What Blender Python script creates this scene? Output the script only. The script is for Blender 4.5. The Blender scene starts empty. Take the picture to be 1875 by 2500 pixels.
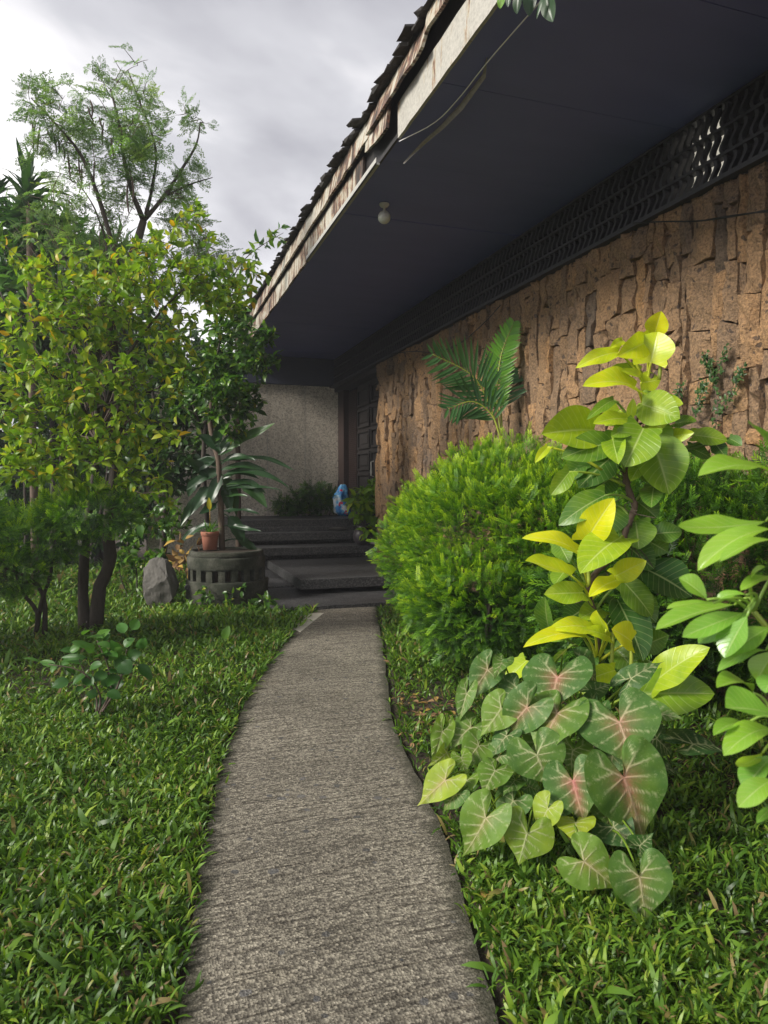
import bpy, bmesh, math
import numpy as np
rng = np.random.default_rng(11)
R_ = math.radians
scene = bpy.context.scene
COL = scene.collection

# ------------------------------------------------------------------ camera
FPX, CX, CY = 1733.0, 937.5, 1250.0          # focal length and centre in pixels of the 1875 x 2500 photograph
YAW, PITCH = R_(18.7), R_(2.0)
CAM = np.array([0, 0, 1.55])
FW = np.array([math.sin(YAW)*math.cos(PITCH), math.cos(YAW)*math.cos(PITCH), -math.sin(PITCH)])
RT = np.array([math.cos(YAW), -math.sin(YAW), 0.0])
UP = np.cross(RT, FW)
FH = np.array([math.sin(YAW), math.cos(YAW), 0.0])
Z = np.array([0, 0, 1.0])
cam = bpy.data.cameras.new('camera')
cam.lens = 36.0*FPX/2500.0
cam.clip_start, cam.clip_end = 0.05, 2000
cam.dof.use_dof = True
cam.dof.focus_distance = 5.0
cam.dof.aperture_fstop = 7.0
cam_o = bpy.data.objects.new('camera', cam)
COL.objects.link(cam_o)
from mathutils import Matrix, Vector
M = Matrix((tuple(RT), tuple(UP), tuple(-FW))).transposed().to_4x4()
M.translation = CAM
cam_o.matrix_world = M
scene.camera = cam_o

# ------------------------------------------------------------------ sky and sun
SUN_TO = np.array([-0.82, -0.10, 0.53]); SUN_TO /= np.linalg.norm(SUN_TO)
world = bpy.data.worlds.new('World'); scene.world = world
world.use_nodes = True
nt = world.node_tree; nt.nodes.clear()
def N(nt, t, **kw):
    n = nt.nodes.new(t)
    for k, v in kw.items():
        if k.startswith('i_'): n.inputs[int(k[2:])].default_value = v
        else: setattr(n, k, v)
    return n
def L(nt, a, b): nt.links.new(a, b)
def ramp(nt, fac, stops):
    r = nt.nodes.new('ShaderNodeValToRGB')
    e = r.color_ramp.elements
    while len(e) > 1: e.remove(e[-1])
    e[0].position, e[0].color = stops[0][0], (*stops[0][1], 1)
    for p, c in stops[1:]:
        k = e.new(p); k.color = (*c, 1)
    if fac is not None: nt.links.new(fac, r.inputs[0])
    return r.outputs[0]
out = N(nt, 'ShaderNodeOutputWorld'); bg = N(nt, 'ShaderNodeBackground')
sky = N(nt, 'ShaderNodeTexSky'); sky.sky_type = 'NISHITA'; sky.sun_disc = False
sky.sun_elevation = math.asin(SUN_TO[2]); sky.sun_rotation = math.atan2(SUN_TO[0], SUN_TO[1])
tc = N(nt, 'ShaderNodeTexCoord')
mp = N(nt, 'ShaderNodeMapping'); mp.inputs['Scale'].default_value = (1, 1, 1.9); mp.inputs['Location'].default_value = (3.1, 1.4, 0.3)
L(nt, tc.outputs['Generated'], mp.inputs[0])
nz = N(nt, 'ShaderNodeTexNoise'); nz.inputs['Scale'].default_value = 2.3; nz.inputs['Detail'].default_value = 5; nz.inputs['Roughness'].default_value = 0.5
nz.inputs['Distortion'].default_value = 0.4
L(nt, mp.outputs[0], nz.inputs['Vector'])
cl = ramp(nt, nz.outputs[0], [(0.36, (0.30, 0.295, 0.315)), (0.5, (0.46, 0.455, 0.47)), (0.64, (0.80, 0.78, 0.77))])
sp = N(nt, 'ShaderNodeSeparateXYZ'); L(nt, tc.outputs['Generated'], sp.inputs[0])
hz = ramp(nt, sp.outputs[2], [(0.0, (0.95, 0.95, 0.95)), (0.20, (1.28, 1.27, 1.26)), (0.42, (0.86, 0.86, 0.87)), (0.7, (0.74, 0.74, 0.76)), (1.0, (0.74, 0.74, 0.75))])
mul = N(nt, 'ShaderNodeMixRGB', blend_type='MULTIPLY'); mul.inputs[0].default_value = 1
L(nt, cl, mul.inputs[1]); L(nt, hz, mul.inputs[2])
sk = N(nt, 'ShaderNodeMixRGB', blend_type='MULTIPLY'); sk.inputs[0].default_value = 1; sk.inputs[2].default_value = (.1, .1, .1, 1)
L(nt, sky.outputs[0], sk.inputs[1])
mx = N(nt, 'ShaderNodeMixRGB'); mx.inputs[0].default_value = 0.93
L(nt, sk.outputs[0], mx.inputs[1]); L(nt, mul.outputs[0], mx.inputs[2])
L(nt, mx.outputs[0], bg.inputs[0]); bg.inputs[1].default_value = 1.0
L(nt, bg.outputs[0], out.inputs[0])
sun = bpy.data.lights.new('sun', 'SUN'); sun.energy = 2.7; sun.angle = R_(18); sun.color = (1.0, 0.95, 0.86)
sun_o = bpy.data.objects.new('sun', sun); COL.objects.link(sun_o)
sun_o.rotation_euler = Vector(SUN_TO).to_track_quat('Z', 'Y').to_euler()
scene.view_settings.view_transform = 'Standard'
scene.view_settings.look = 'None'
scene.view_settings.exposure = 0.97
scene.view_settings.gamma = 1.0

# ------------------------------------------------------------------ helpers
def ray(u, v): return FW + (u-CX)/FPX*RT - (v-CY)/FPX*UP
def P(u, v, d): return CAM + d*ray(u, v)                  # the point seen at a pixel, d metres ahead
def ON(u, v, axis, val):                                   # the point seen at a pixel on the plane axis = val
    r = ray(u, v); return CAM + (val-CAM[axis])/r[axis]*r
def nrm(a):
    a = np.asarray(a, float); return a/np.maximum(np.linalg.norm(a, axis=-1, keepdims=True), 1e-9)
def tag(o, label=None, cat=None, group=None, kind=None):
    if label: o['label'] = label
    if cat: o['category'] = cat
    if group: o['group'] = group
    if kind: o['kind'] = kind
    return o
def empty(name, loc, label, cat, group=None):
    o = bpy.data.objects.new(name, None); o.empty_display_size = 0.1
    o.location = loc; COL.objects.link(o)
    tag(o, label, cat, group)
    return o
def put(name, me, mat, parent=None, smooth=False):
    if mat is not None:
        me.materials.clear()
        me.materials.append(mat)
    if smooth: me.polygons.foreach_set('use_smooth', np.ones(len(me.polygons), bool))
    o = bpy.data.objects.new(name, me); COL.objects.link(o)
    if parent is not None:
        o.parent = parent
        b = parent
        off = Vector((0, 0, 0))
        while b is not None: off += b.location; b = b.parent
        o.location = -off                                  # meshes are written in world coordinates
    return o
class MB:
    def __init__(s): s.v = []; s.f = []; s.t = []; s.a = {}
    def add(s, V, F, tint=0.5):
        b = len(s.v); V = np.asarray(V, float)
        s.v.extend(map(tuple, V)); s.f.extend(tuple(b+i for i in f) for f in F)
        t = np.broadcast_to(np.asarray(tint, float), (len(V),)); s.t.extend(t.tolist())
    def box(s, lo, hi, tint=0.5):
        x0, y0, z0 = lo; x1, y1, z1 = hi
        s.add([(x0,y0,z0),(x1,y0,z0),(x1,y1,z0),(x0,y1,z0),(x0,y0,z1),(x1,y0,z1),(x1,y1,z1),(x0,y1,z1)],
              [(0,3,2,1),(4,5,6,7),(0,1,5,4),(1,2,6,5),(2,3,7,6),(3,0,4,7)], tint)
    def tube(s, pts, rad, sides=6, tint=0.5, cap=True):
        pts = np.asarray(pts, float); n = len(pts)
        rad = np.broadcast_to(np.asarray(rad, float), (n,))
        T = nrm(np.gradient(pts, axis=0))
        ref = np.array([0.31, 0.87, 0.38]); 
        A = nrm(np.cross(T, ref)); B = np.cross(T, A)
        an = np.arange(sides)/sides*2*math.pi
        V = pts[:, None] + rad[:, None, None]*(np.cos(an)[None, :, None]*A[:, None]+np.sin(an)[None, :, None]*B[:, None])
        F = [(i*sides+j, i*sides+(j+1) % sides, (i+1)*sides+(j+1) % sides, (i+1)*sides+j) for i in range(n-1) for j in range(sides)]
        if cap: F += [tuple(range(sides))[::-1], tuple(range((n-1)*sides, n*sides))]
        s.add(V.reshape(-1, 3), F, tint)
    def lathe(s, c, prof, sides=32, tint=0.5):
        an = np.arange(sides)/sides*2*math.pi
        V = [(c[0]+r*math.cos(a), c[1]+r*math.sin(a), c[2]+z) for r, z in prof for a in an]
        F = [(i*sides+j, i*sides+(j+1) % sides, (i+1)*sides+(j+1) % sides, (i+1)*sides+j) for i in range(len(prof)-1) for j in range(sides)]
        F += [tuple(range(sides))[::-1], tuple(range((len(prof)-1)*sides, len(prof)*sides))]
        s.add(V, F, tint)
    def mesh(s, name):
        me = bpy.data.meshes.new(name); me.from_pydata(s.v, [], s.f)
        a = me.attributes.new('tint', 'FLOAT', 'POINT'); a.data.foreach_set('value', np.array(s.t, np.float32))
        for k, arr in s.a.items():
            a = me.attributes.new(k, 'FLOAT', 'POINT'); a.data.foreach_set('value', np.array(arr, np.float32))
        me.update(); return me
    def put(s, name, mat, parent=None, smooth=False): return put(name, s.mesh(name), mat, parent, smooth)
def bez(a, b, c, n=8):
    t = np.linspace(0, 1, n)[:, None]; a, b, c = map(np.asarray, (a, b, c))
    return (1-t)**2*a + 2*t*(1-t)*b + t*t*c
def smoothline(pts, n=24):                                   # Catmull-Rom through the points
    p = np.asarray(pts, float); p = np.vstack([2*p[0]-p[1], p, 2*p[-1]-p[-2]])
    k = len(p)-3; o = []
    for t in np.linspace(0, k-1e-6, n):
        i = int(t); x = t-i; a, b, c, d = p[i:i+4]
        o.append(0.5*((2*b)+(c-a)*x+(2*a-5*b+4*c-d)*x*x+(3*b-a-3*c+d)*x**3))
    return np.array(o)

# ---- many copies of one small shape in one mesh (leaves of a crown, blades of a lawn)
def frames(d, n):
    y = nrm(d); x = nrm(np.cross(y, n)); z = np.cross(x, y)
    return np.stack([x, y, z], -1)
def scatter(name, tV, tF, pos, Rm, sc, tint, mat, parent=None, tT=None, smooth=True):
    tV = np.asarray(tV, float); tF = np.asarray(tF, int); k, m = len(tV), tF.shape[1]; n = len(pos)
    sc = np.asarray(sc, float)
    if sc.ndim == 1: sc = sc[:, None].repeat(3, 1)
    V = np.einsum('nij,nkj->nki', Rm, tV[None]*sc[:, None, :]) + np.asarray(pos)[:, None, :]
    F = tF[None] + (np.arange(n)*k)[:, None, None]
    me = bpy.data.meshes.new(name)
    me.vertices.add(n*k); me.vertices.foreach_set('co', V.astype(np.float32).ravel())
    nf = n*len(tF); me.loops.add(nf*m); me.loops.foreach_set('vertex_index', F.astype(np.int32).ravel())
    me.polygons.add(nf); me.polygons.foreach_set('loop_start', np.arange(0, nf*m, m, dtype=np.int32))
    me.polygons.foreach_set('use_smooth', np.full(nf, smooth))
    T = np.asarray(tint)[:, None].repeat(k, 1)
    if tT is not None: T = T + np.asarray(tT)[None]
    a = me.attributes.new('tint', 'FLOAT', 'POINT'); a.data.foreach_set('value', T.astype(np.float32).ravel())
    me.update(calc_edges=True)
    return put(name, me, mat, parent)

# ------------------------------------------------------------------ materials
def newmat(name):
    m = bpy.data.materials.new(name); m.use_nodes = True
    n = m.node_tree; n.nodes.clear()
    o = N(n, 'ShaderNodeOutputMaterial'); b = N(n, 'ShaderNodeBsdfPrincipled')
    L(n, b.outputs[0], o.inputs[0])
    return m, n, b, o
def noise(n, vec, scale, detail=4, rough=0.55, out=0, dist=0.0):
    t = N(n, 'ShaderNodeTexNoise'); t.inputs['Scale'].default_value = scale; t.inputs['Detail'].default_value = detail
    t.inputs['Roughness'].default_value = rough; t.inputs['Distortion'].default_value = dist
    if vec is not None: L(n, vec, t.inputs['Vector'])
    return t.outputs[out]
def posn(n, scale=(1, 1, 1), rotz=0):
    g = N(n, 'ShaderNodeNewGeometry'); m = N(n, 'ShaderNodeMapping')
    m.inputs['Scale'].default_value = scale; m.inputs['Rotation'].default_value = (0, 0, rotz)
    L(n, g.outputs['Position'], m.inputs[0]); return m.outputs[0]
def attr(n, name):
    a = N(n, 'ShaderNodeAttribute'); a.attribute_name = name; return a.outputs['Fac']
def mth(n, op, a, b=None, clamp=False):
    m = N(n, 'ShaderNodeMath', operation=op, use_clamp=clamp)
    for i, x in enumerate((a, b)):
        if x is None: continue
        if isinstance(x, (int, float)): m.inputs[i].default_value = x
        else: L(n, x, m.inputs[i])
    return m.outputs[0]
def mixc(n, fac, a, b, mode='MIX'):
    m = N(n, 'ShaderNodeMixRGB', blend_type=mode)
    for i, x in ((0, fac), (1, a), (2, b)):
        if isinstance(x, (int, float)): m.inputs[i].default_value = x
        elif isinstance(x, tuple): m.inputs[i].default_value = (*x, 1)
        else: L(n, x, m.inputs[i])
    return m.outputs[0]
def bump(n, b, h, strength=0.5, dist=0.01):
    k = N(n, 'ShaderNodeBump'); k.inputs['Strength'].default_value = strength; k.inputs['Distance'].default_value = dist
    L(n, h, k.inputs['Height']); L(n, k.outputs[0], b.inputs['Normal'])
def setc(n, b, c):
    if isinstance(c, tuple): b.inputs['Base Color'].default_value = (*c, 1)
    else: L(n, c, b.inputs['Base Color'])
def leafmat(name, stops, rough=0.42, trans=0.35, tcol=1.25, spec=0.4, var=0.25, veins=False):
    m, n, b, o = newmat(name)
    t = attr(n, 'tint')
    nv = noise(n, posn(n), 9.0, 5, 0.65)
    t = mth(n, 'ADD', t, mth(n, 'MULTIPLY', mth(n, 'SUBTRACT', nv, 0.5), var))
    c = ramp(n, t, stops)
    b.inputs['Roughness'].default_value = rough; b.inputs['Specular IOR Level'].default_value = spec
    if veins:
        lu, lv = attr(n, 'lu'), attr(n, 'lv')
        au = mth(n, 'ABSOLUTE', lu)
        mid = mth(n, 'SUBTRACT', 1.0, mth(n, 'MULTIPLY', au, 14.0), True)
        w = mth(n, 'FRACT', mth(n, 'MULTIPLY', mth(n, 'SUBTRACT', lv, mth(n, 'MULTIPLY', au, 0.22)), 9.0))
        side = mth(n, 'SUBTRACT', 1.0, mth(n, 'MULTIPLY', mth(n, 'ABSOLUTE', mth(n, 'SUBTRACT', w, 0.5)), 11.0), True)
        v = mth(n, 'MAXIMUM', mid, mth(n, 'MULTIPLY', side, 0.45))
        c = mixc(n, mth(n, 'MULTIPLY', v, 0.7), c, mixc(n, 0.55, c, (0.80, 0.88, 0.40)))
        bump(n, b, mth(n, 'SUBTRACT', mth(n, 'MULTIPLY', noise(n, posn(n), 40, 2), 0.3), v), 0.35, 0.004)
    L(n, c, b.inputs['Base Color'])
    if trans > 0:
        tr = N(n, 'ShaderNodeBsdfTranslucent')
        tc2 = mixc(n, 1.0, c, (tcol*1.05, tcol*1.1, tcol*0.55), 'MULTIPLY')
        L(n, tc2, tr.inputs[0])
        mxs = N(n, 'ShaderNodeMixShader'); mxs.inputs[0].default_value = trans
        L(n, b.outputs[0], mxs.inputs[1]); L(n, tr.outputs[0], mxs.inputs[2]); L(n, mxs.outputs[0], o.inputs[0])
    return m
def barkmat(name, a, bcol):
    m, n, b, o = newmat(name)
    v = noise(n, posn(n, (1, 1, 0.25)), 60, 4)
    setc(n, b, mixc(n, v, a, bcol)); b.inputs['Roughness'].default_value = 0.9
    bump(n, b, v, 0.6, 0.01); return m
def plain(name, c, rough=0.6, c2=None, scale=20, metal=0.0, bmp=0.0):
    m, n, b, o = newmat(name); b.inputs['Roughness'].default_value = rough; b.inputs['Metallic'].default_value = metal
    nv = noise(n, posn(n), scale, 5)
    setc(n, b, mixc(n, nv, c, c2) if c2 else c)
    if bmp: bump(n, b, nv, bmp, 0.01)
    return m

MAT = {}
def build_mats():
    # soil
    m, n, b, o = newmat('soil'); p = posn(n)
    v = noise(n, p, 3, 6); w = noise(n, p, 60, 5, 0.7)
    setc(n, b, ramp(n, mth(n, 'ADD', mth(n, 'MULTIPLY', v, 0.5), mth(n, 'MULTIPLY', w, 0.5)), [(0.3, (0.022, 0.015, 0.009)), (0.5, (0.05, 0.036, 0.022)), (0.7, (0.10, 0.075, 0.045))]))
    b.inputs['Roughness'].default_value = 1; bump(n, b, w, 1.0, 0.03); MAT['soil'] = m
    # broomed concrete with exposed stones: grooves run across the path
    m, n, b, o = newmat('path_concrete'); p = posn(n)
    pg = posn(n, (3.0, 70.0, 1), R_(15.0))
    gr = noise(n, pg, 1.0, 5, 0.62, dist=0.5)
    fine = noise(n, p, 95, 4, 0.75)
    sand = N(n, 'ShaderNodeTexVoronoi'); sand.inputs['Scale'].default_value = 105; L(n, p, sand.inputs['Vector'])
    spk = N(n, 'ShaderNodeSeparateXYZ'); L(n, sand.outputs['Color'], spk.inputs[0])
    peb = N(n, 'ShaderNodeTexVoronoi'); peb.inputs['Scale'].default_value = 21; L(n, mixc(n, 0.04, p, noise(n, p, 14, 2, out=1)), peb.inputs['Vector'])
    pc = N(n, 'ShaderNodeSeparateXYZ'); L(n, peb.outputs['Color'], pc.inputs[0])
    pm = mth(n, 'MULTIPLY', mth(n, 'GREATER_THAN', pc.outputs[0], 0.80), mth(n, 'LESS_THAN', peb.outputs['Distance'], mth(n, 'MULTIPLY', pc.outputs[1], 0.42)))
    big = noise(n, p, 1.3, 5)
    base = ramp(n, big, [(0.3, (0.212, 0.194, 0.158)), (0.55, (0.295, 0.272, 0.224)), (0.75, (0.36, 0.332, 0.275))])
    c = mixc(n, ramp(n, spk.outputs[0], [(0.2, (0, 0, 0)), (1.0, (1, 1, 1))]), mixc(n, 1, base, (0.42, 0.40, 0.38), 'MULTIPLY'), mixc(n, 1, base, (1.65, 1.62, 1.55), 'MULTIPLY'))
    c = mixc(n, ramp(n, gr, [(0.36, (1, 1, 1)), (0.50, (0, 0, 0))]), c, mixc(n, 1, c, (0.36, 0.34, 0.32), 'MULTIPLY'))
    c = mixc(n, mth(n, 'MULTIPLY', pm, 0.75), c, ramp(n, pc.outputs[2], [(0, (0.05, 0.053, 0.06)), (1, (0.13, 0.13, 0.135))]))
    st = noise(n, p, 2.6, 3, 0.5)
    c = mixc(n, ramp(n, st, [(0.60, (0, 0, 0)), (0.72, (0.5, 0.5, 0.5))]), c, mixc(n, 1, c, (0.55, 0.52, 0.46), 'MULTIPLY'))
    ed = mth(n, 'MULTIPLY', mth(n, 'POWER', attr(n, 'tint'), 2.2), mth(n, 'MULTIPLY', noise(n, p, 7, 5, 0.65), 1.7), True)
    c = mixc(n, ramp(n, ed, [(0.30, (0, 0, 0)), (0.75, (0.85, 0.85, 0.85))]), c, mixc(n, noise(n, p, 18, 3), (0.030, 0.036, 0.018), (0.075, 0.065, 0.040)))
    setc(n, b, c); b.inputs['Roughness'].default_value = 0.85
    h = mth(n, 'ADD', mth(n, 'MULTIPLY', gr, 1.6), mth(n, 'ADD', mth(n, 'MULTIPLY', fine, 0.7), mth(n, 'MULTIPLY', sand.outputs['Distance'], 0.5)))
    bump(n, b, h, 1.0, 0.016); MAT['path'] = m
    # washed pebble concrete: dark steps, pale wall
    def washed(name, lo, mid, hi, sc, stain=0.0):
        m, n, b, o = newmat(name); p = posn(n)
        v = N(n, 'ShaderNodeTexVoronoi'); v.inputs['Scale'].default_value = sc; L(n, p, v.inputs['Vector'])
        s = N(n, 'ShaderNodeSeparateXYZ'); L(n, v.outputs['Color'], s.inputs[0])
        c = ramp(n, s.outputs[0], [(0.0, lo), (0.5, mid), (1.0, hi)])
        big = noise(n, p, 0.9, 6, 0.6)
        c = mixc(n, ramp(n, big, [(0.42, (0, 0, 0)), (0.75, (0.5, 0.5, 0.5))]), c, mixc(n, 1, c, (0.55, 0.54, 0.52), 'MULTIPLY'))
        if stain:
            ps = posn(n, (2.2, 2.2, 0.16)); d = noise(n, ps, 1.6, 5, 0.6)
            c = mixc(n, ramp(n, d, [(0.45, (0, 0, 0)), (0.75, (stain, stain, stain))]), c, (0.10, 0.09, 0.085))
        setc(n, b, c); b.inputs['Roughness'].default_value = 0.85 if stain else 0.48
        bump(n, b, mth(n, 'ADD', v.outputs['Distance'], noise(n, p, 200, 2)), 0.6, 0.006); MAT[name] = m
    washed('steps', (0.014, 0.014, 0.016), (0.040, 0.040, 0.043), (0.115, 0.112, 0.11), 75)
    washed('pebble_wall', (0.42, 0.365, 0.30), (0.70, 0.62, 0.52), (0.82, 0.75, 0.65), 42, 0.30)
    # rough adobe-like stones
    m, n, b, o = newmat('stone'); p = posn(n)
    t = attr(n, 'tint'); mo = noise(n, p, 5, 6, 0.65); fi = noise(n, p, 48, 5, 0.72)
    c = ramp(n, mth(n, 'ADD', mth(n, 'MULTIPLY', t, 0.75), mth(n, 'MULTIPLY', mo, 0.3)),
             [(0.12, (0.125, 0.102, 0.080)), (0.32, (0.225, 0.155, 0.102)), (0.52, (0.325, 0.210, 0.120)), (0.68, (0.42, 0.252, 0.125)), (0.85, (0.56, 0.31, 0.12))])
    c = mixc(n, 1.0, c, ramp(n, fi, [(0.30, (0.40, 0.38, 0.37)), (0.5, (1, 1, 1)), (0.70, (1.6, 1.5, 1.35))]), 'MULTIPLY')
    pv = N(n, 'ShaderNodeTexVoronoi'); pv.inputs['Scale'].default_value = 17; L(n, mixc(n, 0.06, p, noise(n, p, 20, 2, out=1)), pv.inputs['Vector'])
    pcs = N(n, 'ShaderNodeSeparateXYZ'); L(n, pv.outputs['Color'], pcs.inputs[0])
    pit = mth(n, 'MULTIPLY', mth(n, 'GREATER_THAN', pcs.outputs[0], 0.45), mth(n, 'LESS_THAN', pv.outputs['Distance'], mth(n, 'MULTIPLY', pcs.outputs[1], 0.36)))
    c = mixc(n, mth(n, 'MULTIPLY', pit, 0.75), c, (0.065, 0.05, 0.045))
    lich = noise(n, p, 1.1, 5, 0.6)
    c = mixc(n, ramp(n, lich, [(0.56, (0, 0, 0)), (0.7, (0.5, 0.5, 0.5))]), c, (0.15, 0.125, 0.11))
    setc(n, b, c); b.inputs['Roughness'].default_value = 0.95
    bump(n, b, mth(n, 'SUBTRACT', mth(n, 'ADD', mth(n, 'MULTIPLY', mo, 1.6), fi), mth(n, 'MULTIPLY', pit, 0.6)), 1.0, 0.035); MAT['stone'] = m
    # mossy concrete planter
    m, n, b, o = newmat('planter_concrete'); p = posn(n)
    a = noise(n, p, 4, 6, 0.7); f2 = noise(n, p, 70, 4, 0.7)
    c = ramp(n, a, [(0.34, (0.014, 0.020, 0.010)), (0.5, (0.046, 0.050, 0.034)), (0.70, (0.115, 0.112, 0.09))])
    c = mixc(n, 1, c, ramp(n, f2, [(0.3, (0.6, 0.6, 0.6)), (0.7, (1.3, 1.3, 1.3))]), 'MULTIPLY')
    setc(n, b, c); b.inputs['Roughness'].default_value = 0.95; bump(n, b, mth(n, 'ADD', a, f2), 1, 0.02); MAT['planter'] = m
    MAT['rock'] = plain('rock', (0.035, 0.033, 0.030), 0.95, (0.16, 0.150, 0.135), 6, bmp=1.0)
    # soffit, with a blue lens veil put into its paint, and dark timber
    m, n, b, o = newmat('soffit_veil_paint'); p = posn(n, (1, 3, 1)); v = noise(n, p, 1.2, 5)
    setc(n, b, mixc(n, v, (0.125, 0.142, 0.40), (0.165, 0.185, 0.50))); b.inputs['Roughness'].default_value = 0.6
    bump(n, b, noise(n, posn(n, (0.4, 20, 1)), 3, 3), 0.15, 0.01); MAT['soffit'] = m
    MAT['dark_wood'] = plain('dark_wood', (0.012, 0.010, 0.010), 0.55, (0.028, 0.024, 0.024), 14, bmp=0.3)
    MAT['lattice'] = plain('lattice_timber', (0.026, 0.026, 0.031), 0.55, (0.05, 0.05, 0.058), 12)
    MAT['void'] = plain('attic_board', (0.018, 0.018, 0.020), 0.9, (0.03, 0.03, 0.032), 6)
    MAT['red_wood'] = plain('reddish_wood', (0.030, 0.018, 0.016), 0.55, (0.052, 0.030, 0.026), 18, bmp=0.3)
    # weathered fascia paint: streaks run down the boards
    def fascia(name, good, amount):
        m, n, b, o = newmat(name)
        s = noise(n, posn(n, (1, 10, 1.2)), 1.3, 7, 0.72); t2 = noise(n, posn(n), 2.3, 5, 0.6); f3 = noise(n, posn(n), 45, 4)
        k = mth(n, 'ADD', mth(n, 'MULTIPLY', s, 0.62), mth(n, 'MULTIPLY', t2, 0.5))
        c = ramp(n, mth(n, 'ADD', k, amount), [(0.42, (0.028, 0.023, 0.019)), (0.495, (0.085, 0.055, 0.04)), (0.515, (0.20, 0.085, 0.05)), (0.54, (0.36, 0.31, 0.22)), (0.57, good), (0.9, good)])
        c = mixc(n, 1, c, ramp(n, f3, [(0.3, (0.8, 0.8, 0.8)), (0.6, (1.1, 1.1, 1.1))]), 'MULTIPLY')
        setc(n, b, c); b.inputs['Roughness'].default_value = 0.7; bump(n, b, k, 0.6, 0.02); MAT[name] = m
    fascia('fascia_worn', (0.43, 0.41, 0.35), -0.035)
    fascia('fascia_pale', (0.40, 0.385, 0.345), 0.06)
    MAT['strip'] = plain('pale_metal', (0.50, 0.50, 0.47), 0.5, (0.30, 0.29, 0.26), 25)
    MAT['greywood'] = plain('splintered_wood', (0.20, 0.18, 0.165), 0.9, (0.42, 0.39, 0.36), 30, bmp=0.6)
    MAT['shingle'] = plain('shingle', (0.018, 0.017, 0.016), 0.95, (0.055, 0.05, 0.045), 22, bmp=0.9)
    MAT['globe'] = plain('opal_glass', (0.62, 0.62, 0.58), 0.35)
    MAT['terracotta'] = plain('terracotta', (0.29, 0.105, 0.065), 0.8, (0.36, 0.15, 0.10), 30, bmp=0.1)
    MAT['black_wire'] = plain('cable_black', (0.012, 0.012, 0.012), 0.6)
    MAT['white_wire'] = plain('cable_white', (0.85, 0.85, 0.85), 0.4)
    MAT['beam'] = plain('beam_paint', (0.045, 0.052, 0.085), 0.6, (0.06, 0.068, 0.105), 5)
    MAT['paver'] = plain('pale_paver', (0.36, 0.33, 0.26), 0.9, (0.60, 0.57, 0.49), 14, bmp=0.5)
    MAT['litter'] = leafmat('dry_leaf', [(0, (0.12, 0.06, 0.03)), (0.6, (0.28, 0.17, 0.08)), (1, (0.45, 0.30, 0.05))], 0.8, 0.15)
    MAT['bark'] = barkmat('bark_dark', (0.028, 0.022, 0.018), (0.075, 0.06, 0.048))
    MAT['bark2'] = barkmat('bark_brown', (0.075, 0.05, 0.036), (0.16, 0.115, 0.085))
    MAT['twig'] = barkmat('twig', (0.06, 0.042, 0.034), (0.14, 0.10, 0.08))
    MAT['jar'] = plain('dark_glazed_clay', (0.03, 0.026, 0.03), 0.4, (0.055, 0.045, 0.05), 8)
    # leaves
    MAT['grass'] = leafmat('grass', [(0, (0.022, 0.058, 0.008)), (0.35, (0.066, 0.150, 0.015)), (0.65, (0.145, 0.265, 0.024)), (0.86, (0.27, 0.37, 0.04)), (0.93, (0.27, 0.215, 0.08)), (1, (0.20, 0.14, 0.065))], 0.42, 0.30, var=0.12)
    MAT['hedge'] = leafmat('hedge_leaf', [(0, (0.022, 0.065, 0.012)), (0.35, (0.075, 0.19, 0.018)), (0.65, (0.165, 0.34, 0.018)), (1, (0.44, 0.62, 0.025))], 0.45, 0.40, var=0.1)
    MAT['yellow_tree'] = leafmat('yellow_green_leaf', [(0, (0.06, 0.145, 0.015)), (0.4, (0.175, 0.32, 0.025)), (0.72, (0.33, 0.44, 0.03)), (0.90, (0.46, 0.42, 0.03)), (1, (0.62, 0.36, 0.02))], 0.4, 0.42)
    MAT['citrus'] = leafmat('glossy_leaf', [(0, (0.022, 0.065, 0.014)), (0.5, (0.070, 0.175, 0.024)), (0.85, (0.18, 0.32, 0.03)), (1, (0.34, 0.36, 0.03))], 0.32, 0.35, spec=0.55)
    MAT['moringa'] = leafmat('pinnate_leaf', [(0, (0.09, 0.17, 0.070)), (0.5, (0.16, 0.27, 0.10)), (1, (0.27, 0.36, 0.11))], 0.5, 0.55)
    MAT['bamboo'] = leafmat('long_leaf', [(0, (0.020, 0.070, 0.016)), (0.5, (0.07, 0.19, 0.03)), (1, (0.19, 0.35, 0.06))], 0.4, 0.4)
    MAT['dark_leaf'] = leafmat('dark_leaf', [(0, (0.016, 0.045, 0.014)), (0.5, (0.036, 0.090, 0.022)), (1, (0.085, 0.17, 0.04))], 0.4, 0.3)
    MAT['dracaena'] = leafmat('strap_leaf', [(0, (0.015, 0.045, 0.018)), (0.5, (0.030, 0.080, 0.026)), (1, (0.10, 0.22, 0.045))], 0.34, 0.28, spec=0.5)
    MAT['palm'] = leafmat('palm_leaflet', [(0, (0.040, 0.11, 0.045)), (0.5, (0.085, 0.21, 0.055)), (1, (0.17, 0.42, 0.03))], 0.35, 0.35)
    MAT['philo'] = leafmat('golden_leaf', [(0, (0.032, 0.100, 0.018)), (0.3, (0.085, 0.200, 0.025)), (0.55, (0.23, 0.38, 0.022)), (0.8, (0.50, 0.62, 0.018)), (1, (0.72, 0.72, 0.015))], 0.33, 0.33, tcol=1.1, spec=0.45, var=0.5, veins=True)
    MAT['fore'] = leafmat('fresh_leaf', [(0, (0.07, 0.20, 0.03)), (0.5, (0.20, 0.42, 0.05)), (1, (0.42, 0.58, 0.03))], 0.29, 0.35, spec=0.8, var=0.45, veins=True)
    MAT['stalk'] = plain('green_stalk', (0.16, 0.25, 0.04), 0.45, (0.42, 0.45, 0.05), 6)
    # caladium
    m, n, b, o = newmat('caladium_leaf'); p = posn(n)
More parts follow.
